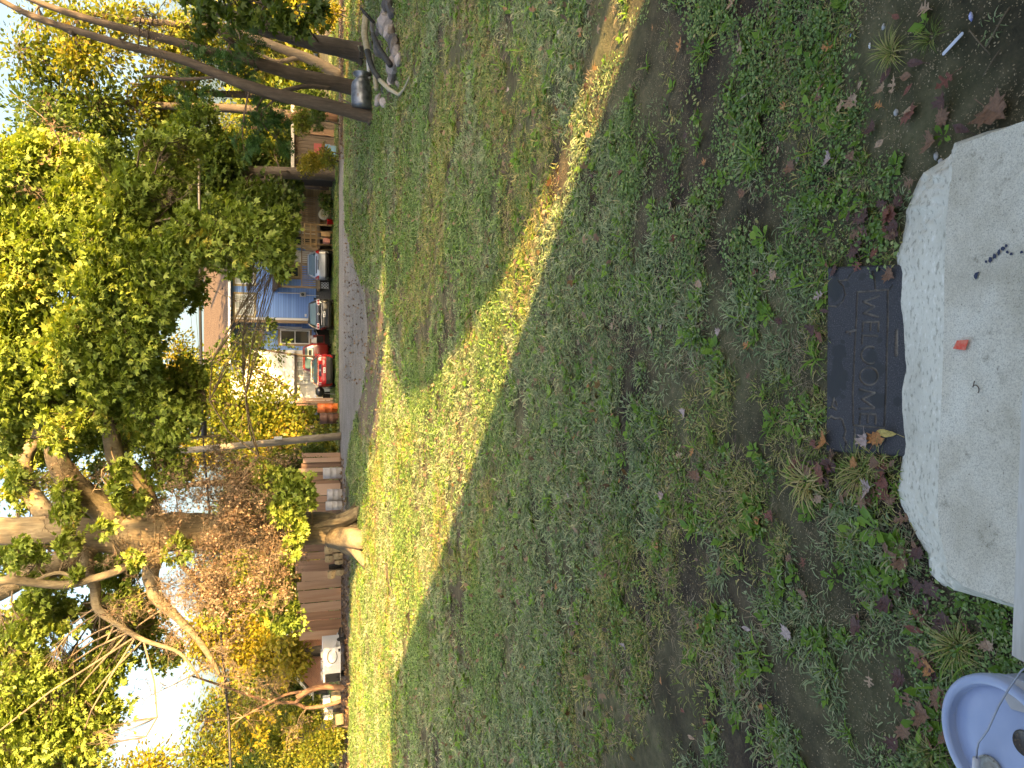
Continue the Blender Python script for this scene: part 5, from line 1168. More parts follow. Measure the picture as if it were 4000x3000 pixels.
def blue_house():
    YF, YR, YW = 47.5, 49.6, 48.6
    xc = XP(1250, YF); xr = XP(790, YF); xl = XP(1258, YF); zb = ZP(1234, YF); zt = ZP(896, YF)
    root = empty("blue_house", ((xc + xr) / 2, YF + 3, 0), "two-storey blue clapboard house with a brown shingle roof behind the cars", "house")
    # core walls
    b = MB(); b.box(xc + .01, xr, YF + .03, YF + 8, 0, zt); b.build("wall", M_BLUEB, root)
    siding(xc + .14, xr, YF, zb, zt, 34, M_BLUE, root)
    piece("corner_board", xc - .02, xc + .12, YF - .05, YF + .08, zb, zt, M_WHITE, root)
    piece("corner_board", xc - .20, xc - .03, YF - .03, YF + .3, zb, zt, M_BROWNT, root)
    b = MB(); b.box(xc, xr, YF + .0, YF + .02, 0, zb - .01); b.build("foundation", tint("grey_block", (.16, .15, .14), .3), root)
    # recessed left bay
    x0 = XP(1372, YR); x1 = xc + .02; zbr = ZP(1232, YR); ztr = ZP(896, YR)
    b = MB(); b.box(x0, x1, YR + .03, YR + 5, 0, ztr); b.build("wall", M_BLUEB, root)
    siding(x0, x1, YR, zbr, ztr, 34, M_BLUE, root)
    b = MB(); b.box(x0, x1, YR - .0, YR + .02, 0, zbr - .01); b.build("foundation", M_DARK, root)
    window(XP(1344, YR), XP(1290, YR), ZP(1210, YR), ZP(1094, YR), YR - .03, M_WHITE, M_GLASS, root, hor=(.5,), trim=M_BROWNT)
    window(XP(1344, YR, 980), XP(1290, YR, 980), ZP(1026, YR), ZP(945, YR), YR - .03, M_WHITE, M_CURT, root, hor=(.5,))
    window(XP(1232, YF, 950), XP(1150, YF, 950), ZP(992, YF), ZP(918, YF), YF - .03, M_WHITE, M_CURT, root, mull=(.33, .66), trim=M_TANT)
    window(XP(1110, YF, 950), XP(1050, YF, 950), ZP(992, YF), ZP(918, YF), YF - .03, M_WHITE, M_CURT, root, mull=(.5,), trim=M_TANT)
    window(XP(1083, YF), XP(1042, YF), ZP(1168, YF), ZP(1112, YF), YF - .03, M_TANT, M_GLASS, root, mull=(.0,), hor=(.5,), trim=M_BROWNT)
    window(XP(960, YF), XP(920, YF), ZP(1238, YF), ZP(1112, YF), YF - .03, M_TANT, M_GLASS, root, hor=(.45,), trim=M_BROWNT)
    # white panel on porch wall
    b = MB(); b.box(XP(1035, YF), XP(978, YF), YF - .05, YF - .03, zb, ZP(1090, YF)); b.box(XP(915, YF), XP(860, YF), YF - .05, YF - .03, zb, ZP(1090, YF)); b.build("white_panel", M_WSID, root)
    # white lit wing left
    w0 = XP(1575, YW); w1 = XP(1368, YW); zw = ZP(1120, YW)
    b = MB(); b.box(w0, w1, YW + .03, YW + 4, 0, ZP(900, YW)); b.build("wing_wall", M_WSID, root)
    siding(w0, w1, YW, ZP(1112, YW), ZP(902, YW), 20, M_WSID, root)
    for y0, y1 in ((1382, 1402), (1408, 1436), (1440, 1474), (1478, 1500)):
        window(XP(y1, YW), XP(y0, YW), ZP(1215, YW), ZP(1155, YW), YW - .03, M_WHITE, M_CURT if y0 > 1405 else tint("cream_shade", (.5, .42, .3), .1) if y0 < 1383 else M_CURT, root, hor=(.5,), fw=.09)
    piece("porch_beam", w0, w1, YW - .5, YW + .0, ZP(1150, YW), ZP(1140, YW), M_WHITE, root)
    # roof
    ze = ZP(890, YF - .5); zr = ZP(796, 51.6); rx0 = XP(1420, YF, 840); rx1 = xr + .3
    b = MB(); b.add([(rx0, YF - .5, ze), (rx1, YF - .5, ze), (rx1, 51.6, zr), (rx0, 51.6, zr), (rx0, 55.8, ze), (rx1, 55.8, ze),
                     (rx0, YF - .5, ze - .12), (rx1, YF - .5, ze - .12), (rx1, 51.6, zr - .14), (rx0, 51.6, zr - .14), (rx0, 55.8, ze - .12), (rx1, 55.8, ze - .12)],
                    [(0, 1, 2, 3), (3, 2, 5, 4), (6, 9, 8, 7), (9, 10, 11, 8), (0, 6, 7, 1), (4, 5, 11, 10), (0, 3, 9, 6), (3, 4, 10, 9), (1, 7, 8, 2), (2, 8, 11, 5)]); rf = b.build("roof", M_ROOF, root)
    b = MB(); b.box(rx0, rx1, YF - .62, YF - .52, ze - .16, ze - .02); b.build("gutter", M_WHITE, rf)
    b = MB(); b.add([(rx0 + .3, 48, zt - .2), (rx0 + .3, 55, zt - .2), (rx0 + .3, 51.6, zr - .2)], [(0, 1, 2)]); b.build("gable", M_BROWNT, root)
    b = MB(); b.beam((xc - .3, YF + 1.9, ZP(1000, YR)), (xc - .32, YF - .1 + 2, ZP(1180, YR)), .07, .07); b.tube([(xc - .45, YF + 1.95, zt - .2), (xc - .42, YF + 1.95, zb), (xc - 1.4, YF + 1.6, zb - .35)], .045, 8)
    b.build("downspout", M_WHITE, root)
    # meter and conduit
    b = MB(); b.box(XP(1159, YF), XP(1141, YF), YF - .18, YF - .05, ZP(1195, YF), ZP(1171, YF)); mt = b.build("meter_box", tint("grey_metal", (.45, .46, .47), .1), root)
    b = MB(); c = (XP(1150, YF), 0, ZP(1182, YF)); b.lathe([(.0, .03), (.08, .03), (.1, 0), (.1, -.05)], (0, 0, 0), 14); b.v[0] = b.v[0][:, [0, 2, 1]] * (1, -1, 1) + (c[0], YF - .2, c[2]); b.build("meter_dial", M_GLASS, mt, smooth=True)
    b = MB(); b.tube([(XP(1146, YF), YF - .08, ZP(1171, YF)), (XP(1146, YF), YF - .08, ZP(1085, YF))], .035, 8); b.tube([(XP(1152, YF), YF - .08, ZP(1197, YF)), (XP(1153, YF), YF - .08, ZP(1245, YF))], .02, 8); b.build("conduit", M_WHITE, root)
    piece("vent_box", XP(1236, YF), XP(1226, YF), YF - .1, YF - .04, ZP(1197, YF), ZP(1190, YF), M_WHITE, root)
    piece("utility_box", XP(1322, YR), XP(1310, YR), YR - .14, YR - .04, ZP(1222, YR), ZP(1212, YR), M_WHITE, root)
    # porch
    YD = 45.9; d0 = XP(1124, YD); d1 = XP(760, YD); zf = ZP(1250, YD); zrl = ZP(1176, YD)
    piece("porch_floor", d0, d1, YD, YF - .03, zf, zf + .16, M_DECK, root)
    piece("porch_header", d0, XP(880, YD), YD, YD + .12, ZP(1098, YD), ZP(1086, YD), M_BROWNT, root)
    b = MB(); b.add([(d0 - .1, YD - .2, ZP(1086, YD)), (XP(870, YD), YD - .2, ZP(1086, YD)), (XP(870, YD), YF - .05, ZP(1070, YF)), (d0 - .1, YF - .05, ZP(1070, YF)),
                     (d0 - .1, YD - .2, ZP(1086, YD) + .08), (XP(870, YD), YD - .2, ZP(1086, YD) + .08), (XP(870, YD), YF - .05, ZP(1070, YF) + .1), (d0 - .1, YF - .05, ZP(1070, YF) + .1)],
                    [(0, 3, 2, 1), (4, 5, 6, 7), (0, 1, 5, 4), (1, 2, 6, 5), (2, 3, 7, 6), (3, 0, 4, 7)]); b.build("porch_roof", M_ROOF, root)
    for y in (1120, 1028, 962, 888): piece("porch_post", XP(y, YD) - .06, XP(y, YD) + .06, YD + .01, YD + .12, zf + .17, ZP(1098, YD) - .01, M_BROWNT if y > 1000 else M_TANT, root)
    piece("handrail", d0 + .02, d1, YD - .02, YD + .08, zrl - .07, zrl, M_BROWNT, root)
    piece("bottom_rail", d0 + .02, d1, YD + .0, YD + .06, zf + .2, zf + .26, M_BROWNT, root)
    n = 44; xs = np.linspace(d0 + .12, d1 - .1, n)
    for X_ in xs: piece("baluster", X_ - .022, X_ + .022, YD + .01, YD + .05, zf + .262, zrl - .072, M_DECK, root)
    b = MB(); xa, xb = d0 + .02, XP(1098, YD); za, zb2 = ZP(1284, YD), ZP(1254, YD); hh = zb2 - za; s_ = .17; k = -4
    while k * s_ < (xb - xa) + .1:
        for sg in (1, -1):
            p0 = [xa + k * s_, za]; p1 = [xa + k * s_ + hh, zb2]
            if sg < 0: p0, p1 = [xa + k * s_ + hh, za], [xa + k * s_, zb2]
            # clip to the panel
            def cl(p, q):
                t0, t1 = 0, 1; dx = q[0] - p[0]
                for lim, sgn in ((xa, 1), (xb, -1)):
                    f0 = (p[0] - lim) * sgn; f1 = (q[0] - lim) * sgn
                    if f0 < 0 and f1 < 0: return None
                    if f0 < 0: t0 = max(t0, f0 / (f0 - f1))
                    if f1 < 0: t1 = min(t1, f0 / (f0 - f1))
                return None if t1 - t0 < .05 else ([p[0] + dx * t0, p[1] + (q[1] - p[1]) * t0], [p[0] + dx * t1, p[1] + (q[1] - p[1]) * t1])
            r_ = cl(p0, p1)
            if r_: b.beam((r_[0][0], YD + .05 + sg * .008, r_[0][1]), (r_[1][0], YD + .05 + sg * .008, r_[1][1]), .014, .035)
        k += 1
    b.build("lattice", M_WHITE, root)
    # timber stair and frame right of the porch
    r2 = empty("porch_stair", (XP(930, 44.8), 44.8, 0), "sunlit raw timber stair frame right of the silver car", "stair")
    Ys = 44.8
    for y in (972, 950, 925, 900, 872): piece("stair_post", XP(y, Ys) - .05, XP(y, Ys) + .05, Ys - .05, Ys + .05, .0, ZP(1175 + (y % 7) * 3, Ys), M_LOGW, r2)
    for x in (1192, 1216, 1238): piece("stair_rail", XP(972, Ys), XP(872, Ys), Ys - .1, Ys - .052, ZP(x, Ys), ZP(x - 6, Ys), M_LOGW, r2)
    for i in range(13): X_ = XP(968 - i * 7.5, Ys); piece("stair_baluster", X_ - .02, X_ + .02, Ys - .051, Ys - .02, ZP(1236, Ys), ZP(1194, Ys), M_LOGW, r2)
    b = MB(); b.beam((XP(985, Ys), Ys - .15, ZP(1268, Ys)), (XP(955, Ys), Ys - .15, ZP(1176, Ys)), .06, .16); b.build("stringer", M_DECK, r2)
    return root
blue_house()
def log_wall():
    Y = 46.2; root = empty("log_cabin_wall", (XP(800, Y), Y, 0), "sunlit tan log-sided building right of the timber stair", "building")
    x0, x1 = XP(868, Y), XP(735, Y); b = MB(); b.box(x0, x1, Y + .05, Y + 4, 0, ZP(1150, Y)); b.build("wall", M_BROWNT, root)
    z0, z1 = .1, ZP(1152, Y); n = 14; h = (z1 - z0) / n
    for i in range(n): piece("log", x0, x1, Y - .06, Y + .04, z0 + i * h, z0 + (i + 1) * h - .02, M_LOGW, root, tilt=.3)
    b = MB(); b.add([(x0 - .3, Y - .4, z1), (x1 + .3, Y - .4, z1), (x1 + .3, Y + 4.2, z1 + 1.2), (x0 - .3, Y + 4.2, z1 + 1.2), (x0 - .3, Y - .4, z1 + .1), (x1 + .3, Y - .4, z1 + .1), (x1 + .3, Y + 4.2, z1 + 1.3), (x0 - .3, Y + 4.2, z1 + 1.3)], [(0, 3, 2, 1), (4, 5, 6, 7), (0, 1, 5, 4), (1, 2, 6, 5), (2, 3, 7, 6), (3, 0, 4, 7)]); b.build("roof", M_ROOF, root)
log_wall()
def rot_lathe(prof, c, n=24, axis='y'):
    b = MB(); b.lathe(prof, (0, 0, 0), n); v = b.v[0]
    b.v[0] = (v[:, [0, 2, 1]] * (1, -1, 1) if axis == 'y' else v[:, [2, 0, 1]]) + np.array(c); return b
M_RUBBER = plain("tyre_rubber", (.02, .02, .02), .8); M_RIM = plain("wheel_rim", (.4, .4, .42), .35, metal=.7)
c = (XP(838, 44.9, 1270), 44.9, ZP(1266, 44.9))
tag(rot_lathe([(0, .03), (.12, .03), (.14, .08), (.2, .1), (.29, .08), (.33, .02), (.33, -.1), (0, -.1)], c, 28).build("spare_wheel", plain("cream_wheel", (.6, .52, .36), .5), loc=c, smooth=True), "pale round wheel leaning against the log-sided building", "wheel")
c = (XP(858, 43.9), 43.9, 0); b = MB(); b.lathe([(0, .02), (.14, .02), (.18, .36), (.2, .37), (.19, .40), (.16, .38), (.13, .06), (0, .05)], c, 20)
tag(b.build("red_pail", plain("red_plastic", (.65, .02, .02), .35), loc=c, smooth=True), "bright red pail standing by the timber stair", "pail")
rk = random.Random(4)
def junk(x0, x1, y0, y1, Y, mat, name, label, cat, dz=.0, dep=.5, bev=.0):
    X0, X1 = XP(y1, Y, (x0 + x1) / 2), XP(y0, Y, (x0 + x1) / 2); Z0, Z1 = max(0, ZP(x1, Y)) + dz, ZP(x0, Y); b = MB(); e = .03
    b.add([(X0 + e, Y, Z0), (X1 - e, Y, Z0), (X1, Y + dep, Z0), (X0, Y + dep, Z0), (X0, Y - e, (Z0 + Z1) / 2), (X1, Y - e, (Z0 + Z1) / 2), (X1, Y + dep, (Z0 + Z1) / 2), (X0, Y + dep, (Z0 + Z1) / 2), (X0 + e, Y, Z1), (X1 - e, Y, Z1), (X1 - e, Y + dep, Z1), (X0 + e, Y + dep, Z1)],
          [(0, 3, 2, 1), (0, 1, 5, 4), (1, 2, 6, 5), (2, 3, 7, 6), (3, 0, 4, 7), (4, 5, 9, 8), (5, 6, 10, 9), (6, 7, 11, 10), (7, 4, 8, 11), (8, 9, 10, 11)])
    return tag(b.build(name, mat, loc=((X0 + X1) / 2, Y, Z0)), label, cat)
junk(1255, 1290, 905, 925, 44, M_LOGW, "wood_box", "sunlit tan wooden box under the timber stair", "box")
junk(1262, 1288, 930, 948, 43.8, plain("pink_plastic", (.6, .25, .2), .5), "pink_tote", "pinkish plastic tote under the timber stair", "tote")

# ------------------------------------------------------------------ cars
def rrect(hw, y0, y1, r, n=6):
    pts = []
    for cx, cy, a0 in ((hw - r, y0 + r, -90), (hw - r, y1 - r, 0), (-hw + r, y1 - r, 90), (-hw + r, y0 + r, 180)):
        for k in range(n + 1):
            a_ = math.radians(a0 + 90 * k / n); pts.append((cx + r * math.cos(a_), cy + r * math.sin(a_)))
    return pts
class Car:
    def __init__(s, name, label, px_y, Y, yaw, levels, mat):
        s.lv = levels; s.root = bpy.data.objects.new(name, None); COL.objects.link(s.root)
        s.root.location = (XP(px_y, Y, 1290), Y, 0); s.root.rotation_euler = (0, 0, yaw); tag(s.root, label, "car"); ROOT[s.root.name] = np.zeros(3)
        b = MB(); V = []; F = []; m = 28
        for z, hw, yr, yf, r in levels: V += [(x, y, z) for x, y in rrect(hw, yr, yf, r)]
        for i in range(len(levels) - 1):
            for j in range(m): F.append((i * m + j, i * m + (j + 1) % m, (i + 1) * m + (j + 1) % m, (i + 1) * m + j))
        F += [tuple(range(m))[::-1], tuple((len(levels) - 1) * m + j for j in range(m))]
        b.add(V, F, 0); s.body = b.build("body", mat, s.root, smooth=True)
        md = s.body.modifiers.new("edges", 'EDGE_SPLIT'); md.split_angle = math.radians(38)
    def at(s, z):
        L = s.lv
        for a_, b_ in zip(L[:-1], L[1:]):
            if a_[0] <= z <= b_[0]:
                t = (z - a_[0]) / (b_[0] - a_[0] + 1e-9); return [p + (q - p) * t for p, q in zip(a_, b_)]
        return L[-1]
    def yrear(s, x, z):
        _, hw, yr, yf, r = s.at(z); e = abs(x) - (hw - r)
        return yr + (r - math.sqrt(max(0, r * r - e * e)) if e > 0 else 0)
    def rear(s, name, outline, mat, off=.012, parent=None):
        """panel on the tail: outline = (z, x_left, x_right) rows from bottom to top"""
        b = MB(); V = []; n = 10; rows = []
        for (z0, l0, r0), (z1, l1, r1) in zip(outline[:-1], outline[1:]):
            for k in range(3): t = k / 3; rows.append((z0 + (z1 - z0) * t, l0 + (l1 - l0) * t, r0 + (r1 - r0) * t))
        rows.append(outline[-1])
        for z, l, r in rows:
            for k in range(n + 1):
                x = l + (r - l) * k / n; hw = s.at(z)[1]; x = max(-hw + .004, min(hw - .004, x)); V.append((x, s.yrear(x, z) - off, z))
        R = len(rows); F = [(i * (n + 1) + k, i * (n + 1) + k + 1, (i + 1) * (n + 1) + k + 1, (i + 1) * (n + 1) + k) for i in range(R - 1) for k in range(n)]
        NB = len(V); V += [(x, y + off + .02, z) for x, y, z in V]
        F += [(NB + a_, NB + d_, NB + c_, NB + b_) for a_, b_, c_, d_ in F[:]]
        rim = list(range(n + 1)) + [i * (n + 1) + n for i in range(1, R)] + [(R - 1) * (n + 1) + k for k in range(n - 1, -1, -1)] + [i * (n + 1) for i in range(R - 2, 0, -1)]
        F += [(rim[i], NB + rim[i], NB + rim[(i + 1) % len(rim)], rim[(i + 1) % len(rim)]) for i in range(len(rim))]
        b.add(V, F, 0); return b.build(name, mat, parent or s.root, smooth=False)
    def sideglass(s, y0, y1, z0, z1, sgn, mat):
        b = MB(); V = []
        for z in (z0, (z0 + z1) / 2, z1):
            hw = s.at(z)[1]; t = (z - z0) / (z1 - z0)
            for y in (y0 + .28 * t, y1 - .45 * t): V.append((sgn * (hw + .008), y, z))
        b.add(V, [(0, 1, 3, 2), (2, 3, 5, 4)], 0); b.build("side_window", mat, s.root)
    def wheels(s, y0, y1, r, hw):
        for y in (y0, y1):
            for sg in (-1, 1):
                b = rot_lathe([(.0, .0), (r * .62, .0), (r * .66, .02), (r * .98, .02), (r, -.01), (r, -.2), (0, -.2)], (0, 0, 0), 22, 'x'); v = b.v[0]; v[:, 0] *= sg; b.v[0] = v + np.array((sg * (hw - .03), y, r))
                w_ = b.build("wheel", M_RUBBER, s.root, smooth=False)
                b = rot_lathe([(.0, .035), (r * .2, .03), (r * .55, .012), (r * .61, .004)], (0, 0, 0), 16, 'x'); v = b.v[0]; v[:, 0] *= sg; b.v[0] = v + np.array((sg * (hw - .03), y, r)); b.build("rim", M_RIM, w_, smooth=True)
    def mirrors(s, y, z, hw, mat):
        for sg in (-1, 1):
            b = MB(); b.box(sg * hw, sg * (hw + .2), y, y + .1, z, z + .14); b.build("mirror", mat, s.root)
M_RGLASS = plain("rear_glass", (.05, .10, .12), .04, coat=1.0)
M_PLAST = plain("black_bumper_plastic", (.02, .02, .021), .5)
M_RED = plain("tail_lamp_red", (.35, .01, .012), .2, coat=.6); M_CLR = plain("tail_lamp_clear", (.7, .68, .66), .2, coat=.6)
M_PLATE = plain("plate_white", (.68, .68, .66), .4); M_GREYM = plain("grey_strip", (.25, .26, .28), .35)
def plate(car, z0, z1, x0, x1):
    p = car.rear("number_plate", [(z0, x0, x1), (z1, x0, x1)], M_PLATE, .03)
    b = MB(); zz = (z0 + z1) / 2; y = car.yrear(0, zz) - .034; w_ = (x1 - x0)
    for i in (0, 1, 2, 4, 5, 6):
        X_ = x0 + w_ * (.14 + .115 * i); b.box(X_ - .015, X_ + .003, y, y + .004, zz - .035, zz + .035); b.box(X_ - .015, X_ + .018, y + .0005, y + .0045, zz + (.02 if i % 2 else -.03), zz + (.034 if i % 2 else -.016))
    b.build("plate_marks", M_DARK, p)
silver = plain("silver_paint", (.46, .49, .54), .3, metal=.55, coat=.6)
cw = Car("silver_hatchback", "silver hatchback parked in front of the porch, rightmost of the cars", 1036, 44.3, math.radians(-7),
         [(.28, .80, .10, 4.25, .25), (.40, .87, .0, 4.35, .28), (.62, .90, .02, 4.36, .3), (.86, .90, .06, 4.3, .3), (.98, .88, .12, 4.15, .3), (1.04, .85, .18, 3.3, .28), (1.25, .76, .34, 3.0, .26), (1.46, .66, .55, 2.6, .25), (1.52, .58, .7, 2.3, .25)], silver)
cw.rear("rear_window", [(1.08, -.70, .70), (1.2, -.66, .66), (1.44, -.56, .56)], M_RGLASS)
cw.rear("tail_light", [(.84, -.895, -.62), (.95, -.885, -.66), (1.06, -.83, -.74)], M_RED); cw.rear("tail_light", [(.84, .62, .895), (.95, .66, .885), (1.06, .74, .83)], M_RED)
cw.rear("spoiler_strip", [(.985, -.5, .5), (1.03, -.52, .52)], M_PLAST, .02); cw.rear("plate_recess", [(.78, -.34, .34), (.93, -.3, .3)], silver, .004); cw.rear("latch_bar", [(.89, -.3, .3), (.94, -.28, .28)], M_PLAST, .02)
cw.rear("bumper", [(.28, -.79, .79), (.36, -.84, .84), (.5, -.86, .86)], M_PLAST, .03)
cw.sideglass(.7, 2.9, 1.06, 1.42, -1, M_RGLASS); cw.sideglass(.7, 2.9, 1.06, 1.42, 1, M_RGLASS); cw.wheels(.75, 3.4, .32, .9); cw.mirrors(2.7, 1.02, .87, silver)
blackp = plain("black_paint", (.012, .012, .014), .12, coat=1.0)
cb = Car("black_wagon", "black station wagon parked between the silver and red cars", 1228, 42.2, math.radians(-4),
         [(.26, .80, .08, 4.4, .22), (.36, .86, .0, 4.5, .25), (.64, .88, .0, 4.5, .26), (.9, .88, .05, 4.4, .26), (1.0, .86, .08, 4.2, .26), (1.06, .84, .12, 3.4, .25), (1.3, .72, .26, 3.0, .24), (1.46, .62, .4, 2.6, .22), (1.5, .55, .5, 2.4, .2)], blackp)
cb.rear("rear_window", [(1.08, -.68, .66), (1.2, -.62, .62), (1.38, -.55, .55)], M_RGLASS)
for sg in (-1, 1):
    a_, c_ = sorted((sg * .52, sg * .86)); cb.rear("tail_light", [(.88, a_, c_), (.98, a_, c_), (1.03, a_ + .04, c_ - .04)], M_CLR, .010)
    for k0, k1 in ((.55, .66), (.70, .82)):
        a2, c2 = sorted((sg * k0, sg * k1)); cb.rear("red_lens", [(.90, a2, c2), (1.0, a2, c2)], M_RED, .018)
cb.rear("trim_strip", [(.74, -.6, .6), (.79, -.62, .62)], M_GREYM, .025); plate(cb, .56, .69, -.16, .16); cb.rear("bumper", [(.26, -.79, .79), (.34, -.83, .83), (.42, -.85, .85)], M_PLAST, .03)
def ring(car, x, z, r, w_, mat, name, strokes=()):
    y = car.yrear(x, z) - .02; b = MB(); n = 24; V = []
    for k in range(n):
        a_ = 6.283 * k / n
        for rr, yy in ((r, y), (r - w_, y), (r - w_, y + .02), (r, y + .02)): V.append((x + rr * math.cos(a_), yy, z + rr * math.sin(a_)))
    F = [(k * 4 + i, k * 4 + (i + 1) % 4, ((k + 1) % n) * 4 + (i + 1) % 4, ((k + 1) % n) * 4 + i) for k in range(n) for i in range(4)]
    b.add(V, F, 0)
    for (x0, z0, x1, z1) in strokes: b.beam((x + x0 * r, y, z + z0 * r), (x + x1 * r, y, z + z1 * r), w_, .012)
    return b.build(name, mat, car.root)
ring(cb, 0, .93, .062, .012, M_CLR, "badge", ((-.3, .85, 0, .15), (.3, .85, 0, .15), (-.85, .35, -.35, -.75), (-.35, -.75, 0, -.05), (0, -.05, .35, -.75), (.35, -.75, .85, .35)))
cb.sideglass(.6, 3.0, 1.08, 1.4, -1, M_RGLASS); cb.sideglass(.6, 3.0, 1.08, 1.4, 1, M_RGLASS); cb.wheels(.8, 3.5, .31, .87); cb.mirrors(2.9, 1.0, .85, blackp)
redp = mat_noise("red_paint", [(.3, (.30, .008, .014)), (.7, (.42, .012, .02))], 2, .2, 0); redp.node_tree.nodes["Principled BSDF"].inputs['Coat Weight'].default_value = 1
cr_ = Car("red_coupe", "bright red coupe with a black lower bumper, leftmost of the parked cars", 1446, 40.7, math.radians(2),
          [(.22, .82, .06, 4.5, .3), (.34, .90, .0, 4.6, .36), (.6, .93, .0, 4.6, .38), (.86, .92, .03, 4.5, .36), (.98, .90, .06, 4.3, .34), (1.02, .84, .25, 3.3, .3), (1.2, .72, .55, 2.9, .28), (1.33, .62, .95, 2.5, .25), (1.36, .55, 1.1, 2.3, .25)], redp)
cr_.rear("rear_window", [(1.04, -.72, .72), (1.15, -.66, .66), (1.30, -.55, .55)], M_RGLASS)
cr_.rear("tail_panel", [(.79, -.86, .86), (.84, -.88, .88), (.96, -.86, .86)], plain("tail_panel_red", (.42, .01, .015), .2, coat=1), .012)
cr_.rear("centre_panel", [(.81, -.33, .33), (.93, -.33, .33)], plain("navy_panel", (.02, .02, .05), .3), .02)
for X_ in (-.80, -.70, .70, .80): cr_.rear("tail_light_bar", [(.82, X_ - .018, X_ + .018), (.93, X_ - .018, X_ + .018)], M_CLR, .022)
ring(cr_, 0, .87, .07, .018, M_PLATE, "badge", ((-.5, 0, .5, 0), (0, -.5, 0, .5))); plate(cr_, .60, .72, -.15, .15)
cr_.rear("bumper", [(.22, -.81, .81), (.34, -.89, .89), (.52, -.92, .92), (.56, -.90, .90)], M_PLAST, .02)
for X_ in (-.27, .12): cr_.rear("roof_sticker", [(1.315, X_, X_ + .15), (1.345, X_, X_ + .15)], M_PLATE, .03)
cr_.sideglass(1.0, 2.9, 1.04, 1.3, -1, M_RGLASS); cr_.sideglass(1.0, 2.9, 1.04, 1.3, 1, M_RGLASS); cr_.wheels(.85, 3.6, .33, .92); cr_.mirrors(2.7, .95, .9, redp)
maroon = plain("maroon_paint", (.16, .012, .012), .3, coat=.7)
cs = Car("maroon_minivan", "dark red van with open side door standing behind the red coupe", 1398, 45.2, math.radians(3),
         [(.3, .85, .08, 4.5, .2), (.42, .92, .0, 4.6, .22), (.9, .94, .0, 4.6, .24), (1.1, .93, .03, 4.4, .24), (1.2, .90, .06, 3.8, .24), (1.55, .80, .14, 3.2, .22), (1.76, .70, .25, 2.8, .2), (1.8, .62, .35, 2.6, .2)], maroon)
cs.rear("rear_window", [(1.15, -.78, .78), (1.3, -.74, .74), (1.66, -.62, .62)], M_RGLASS)
cs.rear("white_panel_inside", [(1.2, -.1, .62), (1.5, .0, .6)], M_CURT, .02); cs.rear("dark_screen", [(1.26, .12, .48), (1.44, .16, .48)], M_GLASS, .03)
b = MB(); b.box(.96, 1.04, 1.3, 1.4, .4, 1.25); b.box(1.0, 1.55, 1.3, 1.42, .45, 1.15); b.build("open_door", maroon, cs.root)
b = MB(); b.box(1.05, 1.5, 1.28, 1.299, .55, .95); b.build("door_lining", M_DARK, cs.root)
b = MB(); b.box(.95, 1.35, 1.0, 1.25, .95, 1.15); b.box(1.05, 1.25, .95, 1.2, 1.15, 1.27); b.build("white_bags", M_WHITE, cs.root)
cs.wheels(.8, 3.6, .34, .93)

# ------------------------------------------------------------------ barrels, grill, boxes, pole, fence
def barrel(yc, x0, x1, yw, Y, mat, label, name="barrel", cat="barrel", lid=True):
    c = (XP(yc, Y, (x0 + x1) / 2), Y, 0.0); h = ZP(x0, Y); r = yw * Y / FPX / 2; b = MB()
    b.lathe([(0, .01), (r * .97, .01), (r, .03), (r * .985, h * .32), (r * 1.03, h * .335), (r * .985, h * .35), (r * .985, h * .64), (r * 1.03, h * .655), (r * .985, h * .67), (r, h * .98), (r * .97, h), (r * .93, h - .02), (0, h - .02)], c, 26)
    return tag(b.build(name, mat, loc=c, smooth=True), label, cat)
M_RUSTO = mat_noise("orange_barrel_paint", [(.3, (.42, .07, .02)), (.55, (.62, .14, .03)), (.75, (.5, .28, .08))], 4, .6, .2); M_RUSTB = mat_noise("rusty_brown_steel", [(.3, (.05, .025, .018)), (.7, (.14, .06, .04))], 5, .7, .3)
barrel(1594, 1240, 1322, 36, 38.9, M_RUSTO, "orange-red steel barrel beside the driveway")
barrel(1634, 1250, 1322, 42, 38.2, M_RUSTB, "rusty brown barrel left of the orange barrel")
M_WBOARD = mat_piece("weathered_board", [(.25, (.16, .10, .075)), (.5, (.33, .21, .15)), (.75, (.5, .35, .27))], .85, 7, stretch=(1, 1, .15))
M_PLY = mat_piece("old_plywood", [(.25, (.15, .08, .05)), (.5, (.30, .17, .11)), (.75, (.42, .28, .2))], .85, 5, stretch=(1, 1, .3))
def boards(y0, y1, Y, xt, xb, wpx, label, mat, cat, name, seed=1, gap=.02):
    r = random.Random(seed); root = empty(name, (XP((y0 + y1) / 2, Y), Y, 0), label, cat); y = y0
    while y < y1:
        w_ = wpx * r.uniform(.7, 1.3); X1 = XP(y, Y); X0 = XP(y + w_, Y) + gap; top = ZP(xt + r.uniform(-12, 14), Y); d = r.uniform(-.05, .05)
        piece("board", X0, X1, Y + d, Y + d + .03, max(0, ZP(xb, Y)), top, mat, root, rot=r.uniform(-.02, .02)); y += w_
    X1 = XP(y0, Y); X0 = XP(y1, Y)
    for x in (xt + 25, xb - 25): piece("rail", X0, X1, Y + .08, Y + .14, ZP(x, Y), ZP(x - 6, Y), mat, root)
    return root
boards(1555, 1583, 40, 1165, 1300, 11, "dark brown wooden fence end behind the orange barrel", M_PLY, "fence", "board_fence", 3)
boards(1772, 1895, 36.4, 1172, 1330, 17, "pinkish weathered board fence left of the utility pole", M_WBOARD, "fence", "board_fence", 5)
boards(1895, 2235, 36.0, 1150, 1330, 40, "pale patched plywood fence behind the big maple", M_WBOARD, "fence", "board_fence", 6, gap=.03)
boards(2238, 2478, 34.5, 1165, 1332, 46, "brown plywood sheets standing as a fence left of the maple", M_PLY, "fence", "plywood_fence", 8, gap=.03)
M_GREYB = mat_noise("grey_plastic", [(.3, (.3, .3, .32)), (.7, (.42, .42, .45))], 5, .6, .1)
